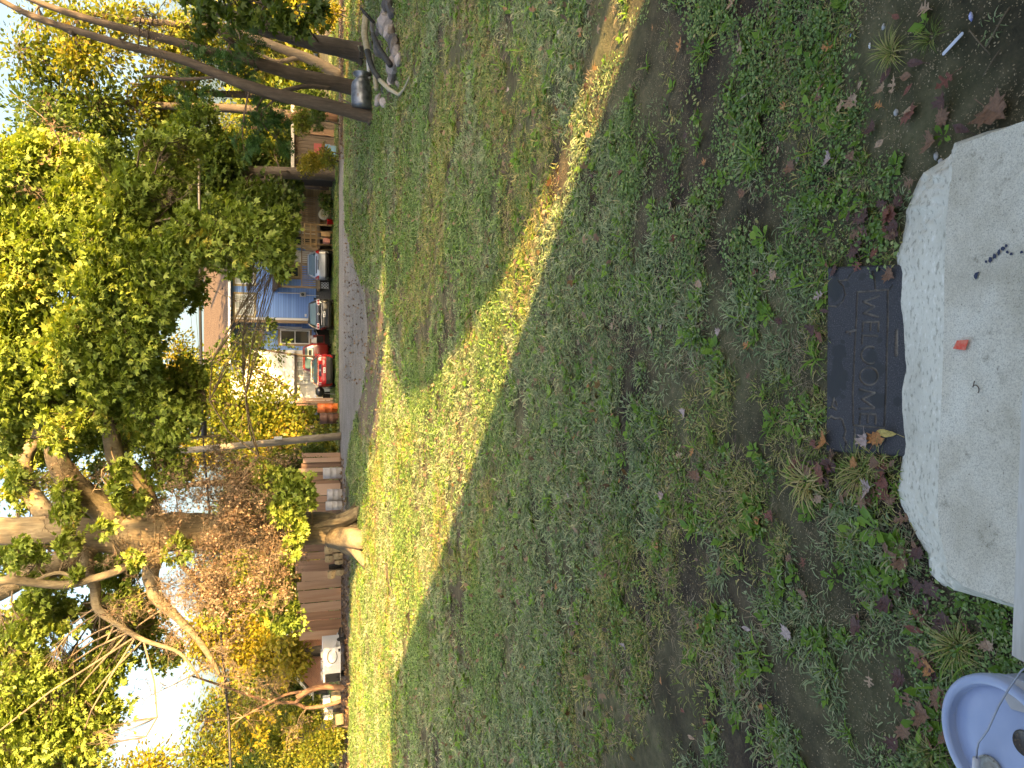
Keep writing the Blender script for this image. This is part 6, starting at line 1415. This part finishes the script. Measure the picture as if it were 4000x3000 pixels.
barrel(1848, 1262, 1330, 42, 35.2, M_GREYB, "grey drum standing against the pinkish board fence")
barrel(1935, 1278, 1330, 48, 35.0, M_GREYB, "short wide grey drum just right of the maple trunk")
barrel(1975, 1272, 1330, 34, 34.7, M_GREYB, "grey drum half hidden behind the maple trunk")
M_BLOCK = speckle("tan_block", (.4, .32, .2), (.2, .15, .1), (.55, .45, .3), 10, bs=.6)
i_ = 0
for x0, x1, y0, y1 in ((1300, 1338, 2128, 2156), (1302, 1338, 2160, 2186), (1308, 1340, 2188, 2206), (1268, 1298, 2135, 2165), (1270, 1300, 2170, 2198), (1312, 1345, 2226, 2250), (1280, 1310, 2232, 2262)):
    junk(x0, x1, y0, y1, 33.6, M_BLOCK, "stone_block", ["sunlit block at the foot of the fence beside the trunk", "second tan block on the ground left of the trunk", "small tan block before the dark gap", "upper block stacked nearest the trunk", "upper block left in the stacked pair", "lit block beyond the dark gap", "upper lit block beyond the dark gap"][i_], "block", dep=.3); i_ += 1
junk(1285, 1335, 2208, 2226, 33.9, M_DARK, "dark_opening", "unlit gap drawn as a black crate between the lit blocks", "opening", dep=.3)  # black box put in for the shade of a dark opening
# grill and cartons beside the red coupe
gY = 41.5; c = (XP(1530, gY, 1250), gY, 0)
groot = empty("kettle_grill", c, "black kettle grill standing left of the red coupe", "grill")
b = MB(); b.lathe([(0, .62), (.15, .66), (.27, .78), (.29, .88), (.27, .98), (.15, 1.1), (0, 1.13)], c, 20); b.build("bowl", plain("grill_black", (.02, .02, .02), .3, coat=.5), groot, smooth=True)
for a_ in range(3): t = 2.09 * a_; b = MB(); b.tube([(c[0] + .15 * math.cos(t), gY + .15 * math.sin(t), .7), (c[0] + .3 * math.cos(t), gY + .3 * math.sin(t), 0)], .015, 6); b.build("leg", M_RIM, groot)
junk(1237, 1262, 1528, 1552, 41.9, plain("cardboard", (.5, .34, .16), .8), "cardboard_box", "tan cardboard box behind the black grill", "box")
junk(1262, 1290, 1530, 1560, 42.3, M_PLAST, "black_tote", "black tote under the cardboard box", "tote")
junk(1228, 1236, 1540, 1556, 41.9, M_WHT, "plastic_bag", "crumpled white plastic bag on the cardboard box", "bag")
# utility pole and cables
pr = empty("utility_pole", G(1332, 1702), "leaning bare wooden utility pole beside the driveway", "utility pole")
b = MB(); pp = [G(1333, 1703), P(1200, 1715, 36.3), P(1050, 1730, 36.3), P(880, 1745, 36.3), P(690, 1763, 36.3)]
b.tube(pp, [.185, .175, .165, .155, .14], 18, .03); b.build("shaft", mat_bark("pole_wood", (.12, .1, .08), (.22, .19, .15), (.32, .28, .23), 4, .3), pr, smooth=True)
b = MB(); q = P(1100, 1712, 36.1); b.box(q[0] - .05, q[0] + .09, 36.04, 36.12, q[2] - .02, q[2] + .35); b.build("tag_plate", M_PLATE, pr)
M_CABLE = plain("black_cable", (.015, .017, .02), .5)
def cable(pts, r, label, name="overhead_cable", n=24):
    P_ = np.array([P(*p) for p in pts]); t = np.linspace(0, 1, n)[:, None]; 
    if len(pts) == 2: path = P_[0] * (1 - t) + P_[1] * t; path[:, 2] -= (np.sin(np.pi * t[:, 0]) * .25)
    else: path = P_
    b = MB(); b.tube(path, r, 8); return tag(b.build(name, M_CABLE, loc=path[0], smooth=True), label, "cable", "overhead cables")
cable([(795, 1742, 36.2), (792, 1640, 36.0), (790, 1555, 35.8)], .03, "thin black cable section beside the splice case")
cable([(790, 1555, 35.8), (786, 1400, 35.6), (783, 1285, 35.4), (781, 1150, 35.2), (780, 900, 35), (775, 600, 34.5)], .065, "thick black bundled cable crossing the sky gap")
b = MB(); b.tube([P(797, 1708, 36.1), P(797, 1700, 36.1), P(796, 1640, 36.0), P(795, 1630, 36.0)], [.06, .125, .125, .05], 14); tag(b.build("splice_case", M_CABLE, loc=P(796, 1670, 36), smooth=True), "fat black splice case hanging on the cable beside the pole", "splice case")
cable([(795, 1748, 36.4), (893, 2800, 30), (905, 3100, 28)], .05, "thick cable running left from the pole")
cable([(640, 1200, 50), (640, 1780, 50)], .012, "highest thin wire in the sky gap")
cable([(738, 1150, 48), (742, 1760, 48)], .012, "middle thin wire in the sky gap")
cable([(758, 1150, 47), (764, 1760, 47)], .012, "lower thin wire in the sky gap")
# red bin lamp post light line etc. in front of the recess
# brick house far left
def brick_house():
    Y = 50.; x0, x1 = XP(2700, Y, 1200), XP(2462, Y, 1200); z1 = ZP(1165, Y); zr = ZP(1120, Y)
    root = empty("brick_building", ((x0 + x1) / 2, Y, 0), "reddish brick building with a pale gable edge far behind the plywood sheets", "building")
    m, nt, bs = newmat("brick_wall"); tc = nt.nodes.new("ShaderNodeTexCoord"); mp = nt.nodes.new("ShaderNodeMapping"); mp.inputs['Rotation'].default_value = (math.pi / 2, 0, 0); mp.inputs['Scale'].default_value = (1, 1, 1)
    nt.links.new(tc.outputs['Object'], mp.inputs[0]); br = nt.nodes.new("ShaderNodeTexBrick"); nt.links.new(mp.outputs[0], br.inputs[0]); br.inputs['Scale'].default_value = 3.2; br.inputs['Color1'].default_value = (.46, .2, .13, 1); br.inputs['Color2'].default_value = (.36, .15, .10, 1); br.inputs['Mortar'].default_value = (.4, .34, .3, 1)
    nt.links.new(br.outputs[0], bs.inputs['Base Color']); bs.inputs['Roughness'].default_value = .9
    b = MB(); b.add([(x0, Y, 0), (x1, Y, 0), (x1, Y, z1), ((x0 + x1) / 2 + 1.2, Y, zr + .9), (x0, Y, z1 - .9), (x0, Y + 5, 0), (x1, Y + 5, 0), (x1, Y + 5, z1), ((x0 + x1) / 2 + 1.2, Y + 5, zr + .9), (x0, Y + 5, z1 - .9)], [(0, 1, 2, 3, 4), (9, 8, 7, 6, 5), (0, 4, 9, 5), (1, 6, 7, 2)]); b.build("wall", m, root)
    b = MB(); b.beam((x1 + .2, Y - .1, z1 + .05), ((x0 + x1) / 2 + 1.2, Y - .1, zr + 1.0), .5, .16); b.beam(((x0 + x1) / 2 + 1.2, Y - .1, zr + 1.0), (x0 - .2, Y - .1, z1 - .85), .5, .16); b.build("roof_edge", M_WHITE, root)
brick_house()
# white box trailer
def trailer():
    Y = 31.2; x0, x1 = XP(2664, Y, 1290), XP(2532, Y, 1290); z0, z1 = .28, ZP(1262, Y)
    root = empty("box_trailer", ((x0 + x1) / 2, Y, 0), "small white box trailer left of the plywood sheets", "trailer"); b = MB(); b.box(x0, x1, Y, Y + 1.6, z0, z1)
    b.build("box", plain("white_panel_paint", (.66, .68, .70), .45), root)
    for i, X_ in enumerate(np.linspace(x0 + .1, x1 - .4, 3)): b = MB(); b.box(X_, X_ + .28, Y + .05, Y + .3, z1 + .002, z1 + .09); b.build("roof_latch", M_GREYM, root)
    b = MB(); xm = (x0 + x1) / 2
    for X_ in (x0 + .03, xm, x1 - .05): b.box(X_ - .02, X_ + .02, Y - .012, Y - .002, z0 + .05, z1 - .05)
    b.box(x0 + .3, x1 - .1, Y - .015, Y - .003, z1 - .1, z1 - .06); b.build("panel_seam", M_WHT, root)
    b = MB(); b.box(x0, x0 + .35, Y - .03, Y - .002, z0 + .02, z1 - .08); b.build("dark_hatch", M_PLAST, root)
    for sg in (x0 - .02, x1 + .02):
        b = rot_lathe([(0, .05), (.16, .05), (.2, .02), (.2, -.08), (0, -.08)], (sg, Y + .9, .2), 16, 'x'); b.build("wheel", M_RUBBER, root)
    tip = G(1345, 2452); tip[2] = .18
    for X_, zz in ((x0 + .1, z1 - .15), (x0 + .15, .4), (x1 - .1, .35)): b = MB(); b.beam((X_, Y - .15, zz), tuple(tip), .07, .07); b.build("drawbar", M_PLAST, root)
    b = MB(); b.beam((x1 + .1, Y - .25, .52), (tip[0] - .2, tip[1] - .05, .30), .05, .05); b.build("white_stripe", M_WHITE, root)
    b = MB(); c = (x1 - .35, Y - .06, z0 + .35); b.tube([(c[0] + .28 * math.cos(t), c[1], c[2] + .2 * math.sin(t)) for t in np.linspace(.2, 5.6, 20)], .014, 6); b.build("hose_loop", M_PLAST, root)
trailer()
# twin stump tree, junk and log
tree("bare_tree", "twin-stemmed bare small tree with brown bark beside the white trailer", "tree", G(1338, 2690),
     [[(1340, 2690, 30, .15), (1330, 2686, 30, .12), (1260, 2684, 30, .11), (1200, 2700, 30, .11), (1160, 2725, 30, .12)], [(1225, 2690, 30, .09), (1180, 2720, 30.1, .08), (1155, 2745, 30.2, .07)], [(1332, 2738, 30.3, .08), (1290, 2752, 30.3, .075), (1200, 2765, 30.3, .07), (1150, 2745, 30.3, .07), (1050, 2740, 30.3, .06), (900, 2690, 30.3, .05), (750, 2640, 30.3, .03)], [(1180, 2700, 30, .06), (1100, 2720, 30, .05), (950, 2800, 30, .03)]],
     [(1000, 2840, 30.5, 70, 60, .5), (900, 2900, 30.5, 70, 60, .5), (1100, 2640, 30.3, 50, 50, .4)], M_LEAFY, mat_bark("red_brown_bark", (.08, .045, .03), (.17, .095, .06), (.26, .16, .1), 6), twigmat=M_TWIG, lsize=.16, lai=1.0, seg=14,
     dead=[(1000, 2780, 30, 90, 90, 10, 40), (1080, 2700, 30, 80, 80, 9, 30), (900, 2680, 30, 90, 90, 8, 30), (1180, 2830, 30, 80, 80, 8, 20), (850, 2800, 30, 90, 90, 8, 60)])
junk(1225, 1250, 2690, 2735, 31, plain("grey_table", (.4, .42, .42), .6), "folding_table", "grey folding table top leaning in the junk pile", "table", dep=.08, dz=.3)
junk(1262, 1290, 2735, 2765, 30.8, M_WHT, "white_carton", "white carton in the junk pile left of the twin stems", "carton")
junk(1295, 1330, 2718, 2740, 30.7, M_BLOCK, "log_end_block", "yellowish cut wood block between the twin stems", "wood block")
junk(1300, 1330, 2745, 2780, 31.2, M_PLAST, "black_bag", "black bag at the foot of the junk pile", "bag")
junk(1240, 1262, 2770, 2800, 31.6, M_GREYM, "grey_bin", "grey bin high in the junk pile", "bin")
junk(1265, 1300, 2770, 2812, 31.4, mat_piece("pale_rubble", [(.3, (.4, .36, .32)), (.7, (.6, .56, .5))]), "rubble_block", "pale rubble heap block in the junk pile", "rubble")
b = MB(); p0 = P(1325, 2790, 30); p1 = P(1328, 2832, 29.8); b.tube([p0, (p0 + p1) / 2, p1], [.17, .175, .17], 16, .04); tag(b.build("cut_log", M_BARK, loc=p0, smooth=False), "short pale cut log lying left of the twin stems", "log")
# --- right side: dark shed, bin, hose, fire pit
def shed():
    Y = 42.; x0, x1 = XP(660, Y, 1200), XP(440, Y, 1200); z1 = ZP(1150, Y)
    root = empty("dark_shed", ((x0 + x1) / 2, Y, 0), "dark shaded wooden shed behind the leaning trees", "shed")
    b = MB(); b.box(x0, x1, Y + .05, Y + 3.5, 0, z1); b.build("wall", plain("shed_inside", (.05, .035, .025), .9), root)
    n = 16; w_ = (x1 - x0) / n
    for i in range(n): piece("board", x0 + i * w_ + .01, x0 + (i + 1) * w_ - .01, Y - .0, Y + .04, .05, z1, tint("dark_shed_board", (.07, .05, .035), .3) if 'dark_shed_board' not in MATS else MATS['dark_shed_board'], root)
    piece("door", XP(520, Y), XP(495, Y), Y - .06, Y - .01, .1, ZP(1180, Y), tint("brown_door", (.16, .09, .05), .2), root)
    b = MB(); b.box(x0 - .3, x1 + .3, Y - .4, Y + 3.8, z1 + .01, z1 + .18); b.build("roof", tint("pale_roof_metal", (.45, .42, .36), .2), root)
    b = MB(); b.box(x0 + .4, x0 + 1.2, Y - .9, Y - .2, .3, 1.2); b.build("red_shelf", plain("dull_red", (.25, .04, .04), .6), root)
shed()
c = (XP(592, 41, 1270), 41, 0); b = MB(); b.box(c[0] - .32, c[0] + .32, 40.7, 41.3, .35, .62); b.box(c[0] - .28, c[0] + .28, 40.74, 41.26, 0, .349)
tag(b.build("blue_bin", plain("blue_plastic", (.08, .2, .32), .5), loc=c), "blue plastic bin before the dark shed", "bin")
c = P(1262, 108, 33.5); b = MB()
for k in range(5): b.tube([(c[0] + (.36 - .05 * k) * math.cos(t), c[1] + .03 * k, c[2] + (.36 - .05 * k) * math.sin(t)) for t in np.linspace(0, 6.3, 26)], .03, 6, cap=False)
tag(b.build("hose_coil", plain("tan_hose", (.5, .38, .24), .6), loc=c, smooth=True), "round coil of tan hose at the right edge above the shrubs", "hose")
tree("lit_tree", "sunlit pale-barked tree leaning behind the rightmost trunk", "tree", (XP(270, 36), 36, 0),
     [[(1335, 300, 36, .3), (1230, 240, 36, .25), (1100, 190, 36, .2), (1000, 150, 36, .16), (850, 100, 36, .1)], [(1180, 220, 36, .14), (1080, 240, 36, .1), (1000, 200, 36, .06)], [(1250, 250, 36, .12), (1150, 210, 36.4, .1), (1060, 180, 36.4, .08), (950, 170, 36.5, .05)]],
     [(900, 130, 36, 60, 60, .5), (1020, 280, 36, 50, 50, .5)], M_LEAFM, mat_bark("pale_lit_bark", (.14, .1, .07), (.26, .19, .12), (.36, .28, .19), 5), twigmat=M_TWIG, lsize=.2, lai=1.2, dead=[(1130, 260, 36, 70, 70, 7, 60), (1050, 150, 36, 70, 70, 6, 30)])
tree("orange_stump_tree", "short thick trunk glowing orange in the sun before the shed", "tree", (XP(455, 38, 1290), 38, 0),
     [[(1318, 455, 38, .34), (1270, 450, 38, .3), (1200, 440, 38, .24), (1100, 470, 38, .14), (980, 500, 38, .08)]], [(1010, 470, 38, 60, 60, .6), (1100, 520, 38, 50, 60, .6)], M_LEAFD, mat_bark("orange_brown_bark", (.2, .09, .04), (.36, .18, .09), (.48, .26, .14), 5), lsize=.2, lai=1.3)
# fire pit
M_STONE = mat_piece("field_stone", [(.2, (.05, .048, .05)), (.45, (.16, .14, .13)), (.75, (.34, .30, .29))], .85, 9, mixn=.35, bs=.5)
M_CHAR = mat_noise("charred_wood", [(.4, (.008, .008, .009)), (.62, (.025, .024, .026)), (.75, (.09, .09, .1))], 14, .7, .6, .01)
M_LOGB = mat_bark("grey_log_bark", (.2, .17, .12), (.36, .32, .23), (.48, .44, .33), 6, .4)
def rock_mesh(seed):
    r = np.random.RandomState(seed); import bmesh
    bm = bmesh.new(); bmesh.ops.create_icosphere(bm, subdivisions=2, radius=.5)
    sc = r.uniform(.75, 1.25, 3)
    for v in bm.verts:
        n_ = float(fbm(np.array([v.co.x * 2.2 + seed]), np.array([v.co.y * 2.2 + v.co.z * 1.7]), seed, 3)[0]); v.co = Vector((v.co.x * sc[0], v.co.y * sc[1], v.co.z * sc[2] * .8)) * (.5 + 1.0 * n_)
        for ax_ in (Vector(r.randn(3)).normalized(),): pass
    me = bpy.data.meshes.new("stone"); bm.to_mesh(me); bm.free(); me.materials.append(M_STONE); return me
RM = [rock_mesh(i) for i in range(6)]
proot = empty("fire_pit", G(1505, 230), "ring of grey field stones round the ashes of the fire pit", "fire pit")
rocks = [(1545, 40, .42), (1512, 62, .34), (1532, 85, .62), (1538, 108, .5), (1500, 100, .3), (1550, 140, .55), (1555, 165, .42), (1562, 185, .5), (1570, 205, .4), (1572, 232, .34), (1560, 250, .42), (1545, 272, .44), (1552, 292, .4), (1540, 315, .32), (1535, 345, .3), (1495, 390, .42), (1510, 405, .26), (1505, 355, .22), (1470, 105, .36), (1488, 122, .3), (1505, 125, .3), (1460, 180, .26), (1500, 195, .42), (1525, 200, .2), (1485, 205, .28), (1520, 140, .3), (1540, 60, .3), (1515, 35, .3), (1528, 20, .35), (1565, 330, .2)]
for i, (x, y, s_) in enumerate(rocks):
    o = bpy.data.objects.new("stone", RM[i % 6]); COL.objects.link(o); o.parent = proot; p = G(x, y); o.location = tuple(p + np.array((0, 0, s_ * .22)) - ROOT[proot.name]); s_ *= .85; o.scale = (s_, s_ * .9, s_ * .8); o.rotation_euler = (random.uniform(-.4, .4), random.uniform(-.4, .4), random.uniform(0, 6))
b = MB(); pts = rag(gp([(1440, 60), (1440, 420), (1500, 440), (1572, 300), (1575, 180), (1560, 40), (1520, -20)]), .3, .3, 3); b.add([(p[0], p[1], .02) for p in pts], [tuple(range(len(pts)))]); b.build("ash_bed", M_LITTER, proot)
def log(pts, rad, mat, label, name="log", wob=.12):
    P_ = [G(x, y) + np.array((0, 0, z)) for x, y, z in pts]; b = MB(); t = np.linspace(0, len(P_) - 1, 12); A_ = np.array(P_); rad = [r_ * .55 for r_ in rad]; pp_ = np.stack([np.interp(t, range(len(P_)), A_[:, i]) for i in range(3)], -1); rr = np.interp(t, range(len(rad)), rad)
    b.tube(pp_, rr, 12, wob, 3); return tag(b.build(name, mat, loc=P_[0], smooth=True), label, "log", "logs of the fire pit")
log([(1475, 72, .3), (1478, 140, .35), (1483, 205, .3)], [.16, .15, .14], M_LOGB, "thick pale lichened log lying along the back of the pit")
log([(1483, 207, .3), (1490, 245, .28), (1500, 280, .25), (1520, 318, .2)], [.14, .13, .12, .1], M_CHAR, "charred black half of the long log in the pit", "charred_log")
log([(1520, 318, .2), (1545, 350, .14), (1575, 372, .08)], [.09, .08, .06], M_LOGB, "thin pale branch end poking out over the grass", "branch")
log([(1575, 372, .08), (1600, 350, .1), (1618, 300, .08)], [.05, .035, .02], M_LOGB, "forked twig end lying on the grass before the pit", "branch")
log([(1535, 145, .42), (1548, 200, .36), (1568, 258, .22)], [.09, .12, .11], M_CHAR, "blackened short log leaning on the pit's front stones", "charred_log")
log([(1502, 45, .55), (1505, 70, .42), (1503, 95, .25)], [.05, .07, .06], M_CHAR, "curved black charred branch at the pit's right end", "charred_log")
log([(1482, 215, .15), (1482, 262, .15)], [.06, .05], M_LOGB, "short split stick lying behind the charred log", "branch")
log([(1450, 205, .3), (1478, 190, .5)], [.03, .04], M_LOGB, "forked stub branch rising from the pale log", "branch")
log([(1485, 290, .12), (1490, 350, .12)], [.12, .11], M_LOGB, "short grey log behind the pit near the milk can")
b = MB(); b.tube([G(1449, 150) + (0, 0, .1), G(1458, 310) + (0, 0, .12)], .05, 10); tag(b.build("plastic_pipe", plain("pale_pipe", (.55, .58, .6), .4), loc=G(1453, 230), smooth=True), "long pale pipe lying behind the fire pit", "pipe")
c = G(1458, 360) + np.array((0, 0, .3)); b = rot_lathe([(0, -.48), (.26, -.48), (.29, -.42), (.29, .12), (.27, .2), (.17, .32), (.15, .36), (.24, .44), (.25, .46), (.22, .46), (.12, .36), (0, .36)], (0, 0, 0), 26, 'x')
b.v[0] = b.v[0] * np.array((1, 1, 1)) + c; mc = b.build("milk_can", mat_noise("tarnished_metal", [(.3, (.10, .11, .13)), (.6, (.26, .28, .31)), (.75, (.16, .10, .07))], 6, .35, .2, .005, metal=.8), loc=c, smooth=True); tag(mc, "dented grey metal milk can lying beside the middle leaning tree", "milk can")
c = gz(1430, 205); b = MB(); b.box(c[0] - .2, c[0] + .15, c[1] - .05, c[1] + .05, .05, .2); tag(b.build("black_brick", M_CHAR, loc=c), "small black block behind the pale pipe", "block")
# sapling sticks
def sap(pts, r, label, mat=M_TWIG):
    P_ = [P(*p) for p in pts]; b = MB(); b.tube(P_, r, 8, .1); tag(b.build("bare_stick", mat, loc=P_[0], smooth=True), label, "stick")
sap([(1432, 455, 20.4), (1380, 410, 20.8), (1330, 385, 21.2)], [.035, .03, .02], "bare white stick leaning on the leftmost leaning trunk")
sap([(1490, 505, 18.4), (1430, 510, 18.6), (1390, 515, 18.8)], [.012, .01, .006], "thin green weed stem beside the leftmost leaning trunk", M_LOCUST)
# litter leaves lying on road edge, litter bank and under the trees
def litter(n, poly, label, name, smin=.08, smax=.16, mat=None):
    g = np.array(gp(poly)); x0, y0 = g[:, 0].min(), g[:, 1].min(); x1, y1 = g[:, 0].max(), g[:, 1].max()
    X = x0 + (x1 - x0) * RS.rand(n * 3); Y = y0 + (y1 - y0) * RS.rand(n * 3); k = inpoly(X, Y, [tuple(q) for q in g]); X, Y = X[k][:n], Y[k][:n]; m = len(X)
    C = np.stack([X, Y, .015 + .05 * RS.rand(m) + hz(X, Y)], -1); D = RS.randn(m, 3) * (1, 1, .25); N = RS.randn(m, 3) * .5 + (0, 0, 1)
    V, F = scatter(LEAF_MAPLE[0], LEAF_MAPLE[1], C, D, N, smin + (smax - smin) * RS.rand(m)); o = fast_mesh(name, V, F, np.repeat(RS.rand(m), 10), mat or M_DEADL, kind='stuff'); tag(o, label, "leaf litter")
litter(5000, [(1312, 1760), (1345, 1800), (1372, 2150), (1374, 3300), (1306, 3300)], "brown leaf litter along the foot of the board fences", "leaf_litter")
litter(3500, [(1325, -300), (1325, 620), (1440, 620), (1470, 400), (1470, -100)], "brown leaf litter round the fire pit and leaning trees", "leaf_litter", .07, .13)
litter(900, [(1345, 620), (1345, 1500), (1560, 1500), (1540, 620)], "scattered leaves over the driveway edge", "leaf_litter", .06, .1)
litter(3600, [(1470, -50), (1470, 3050), (2500, 3050), (2400, -50)], "small tan leaves strewn over the middle lawn", "leaf_litter", .035, .06)
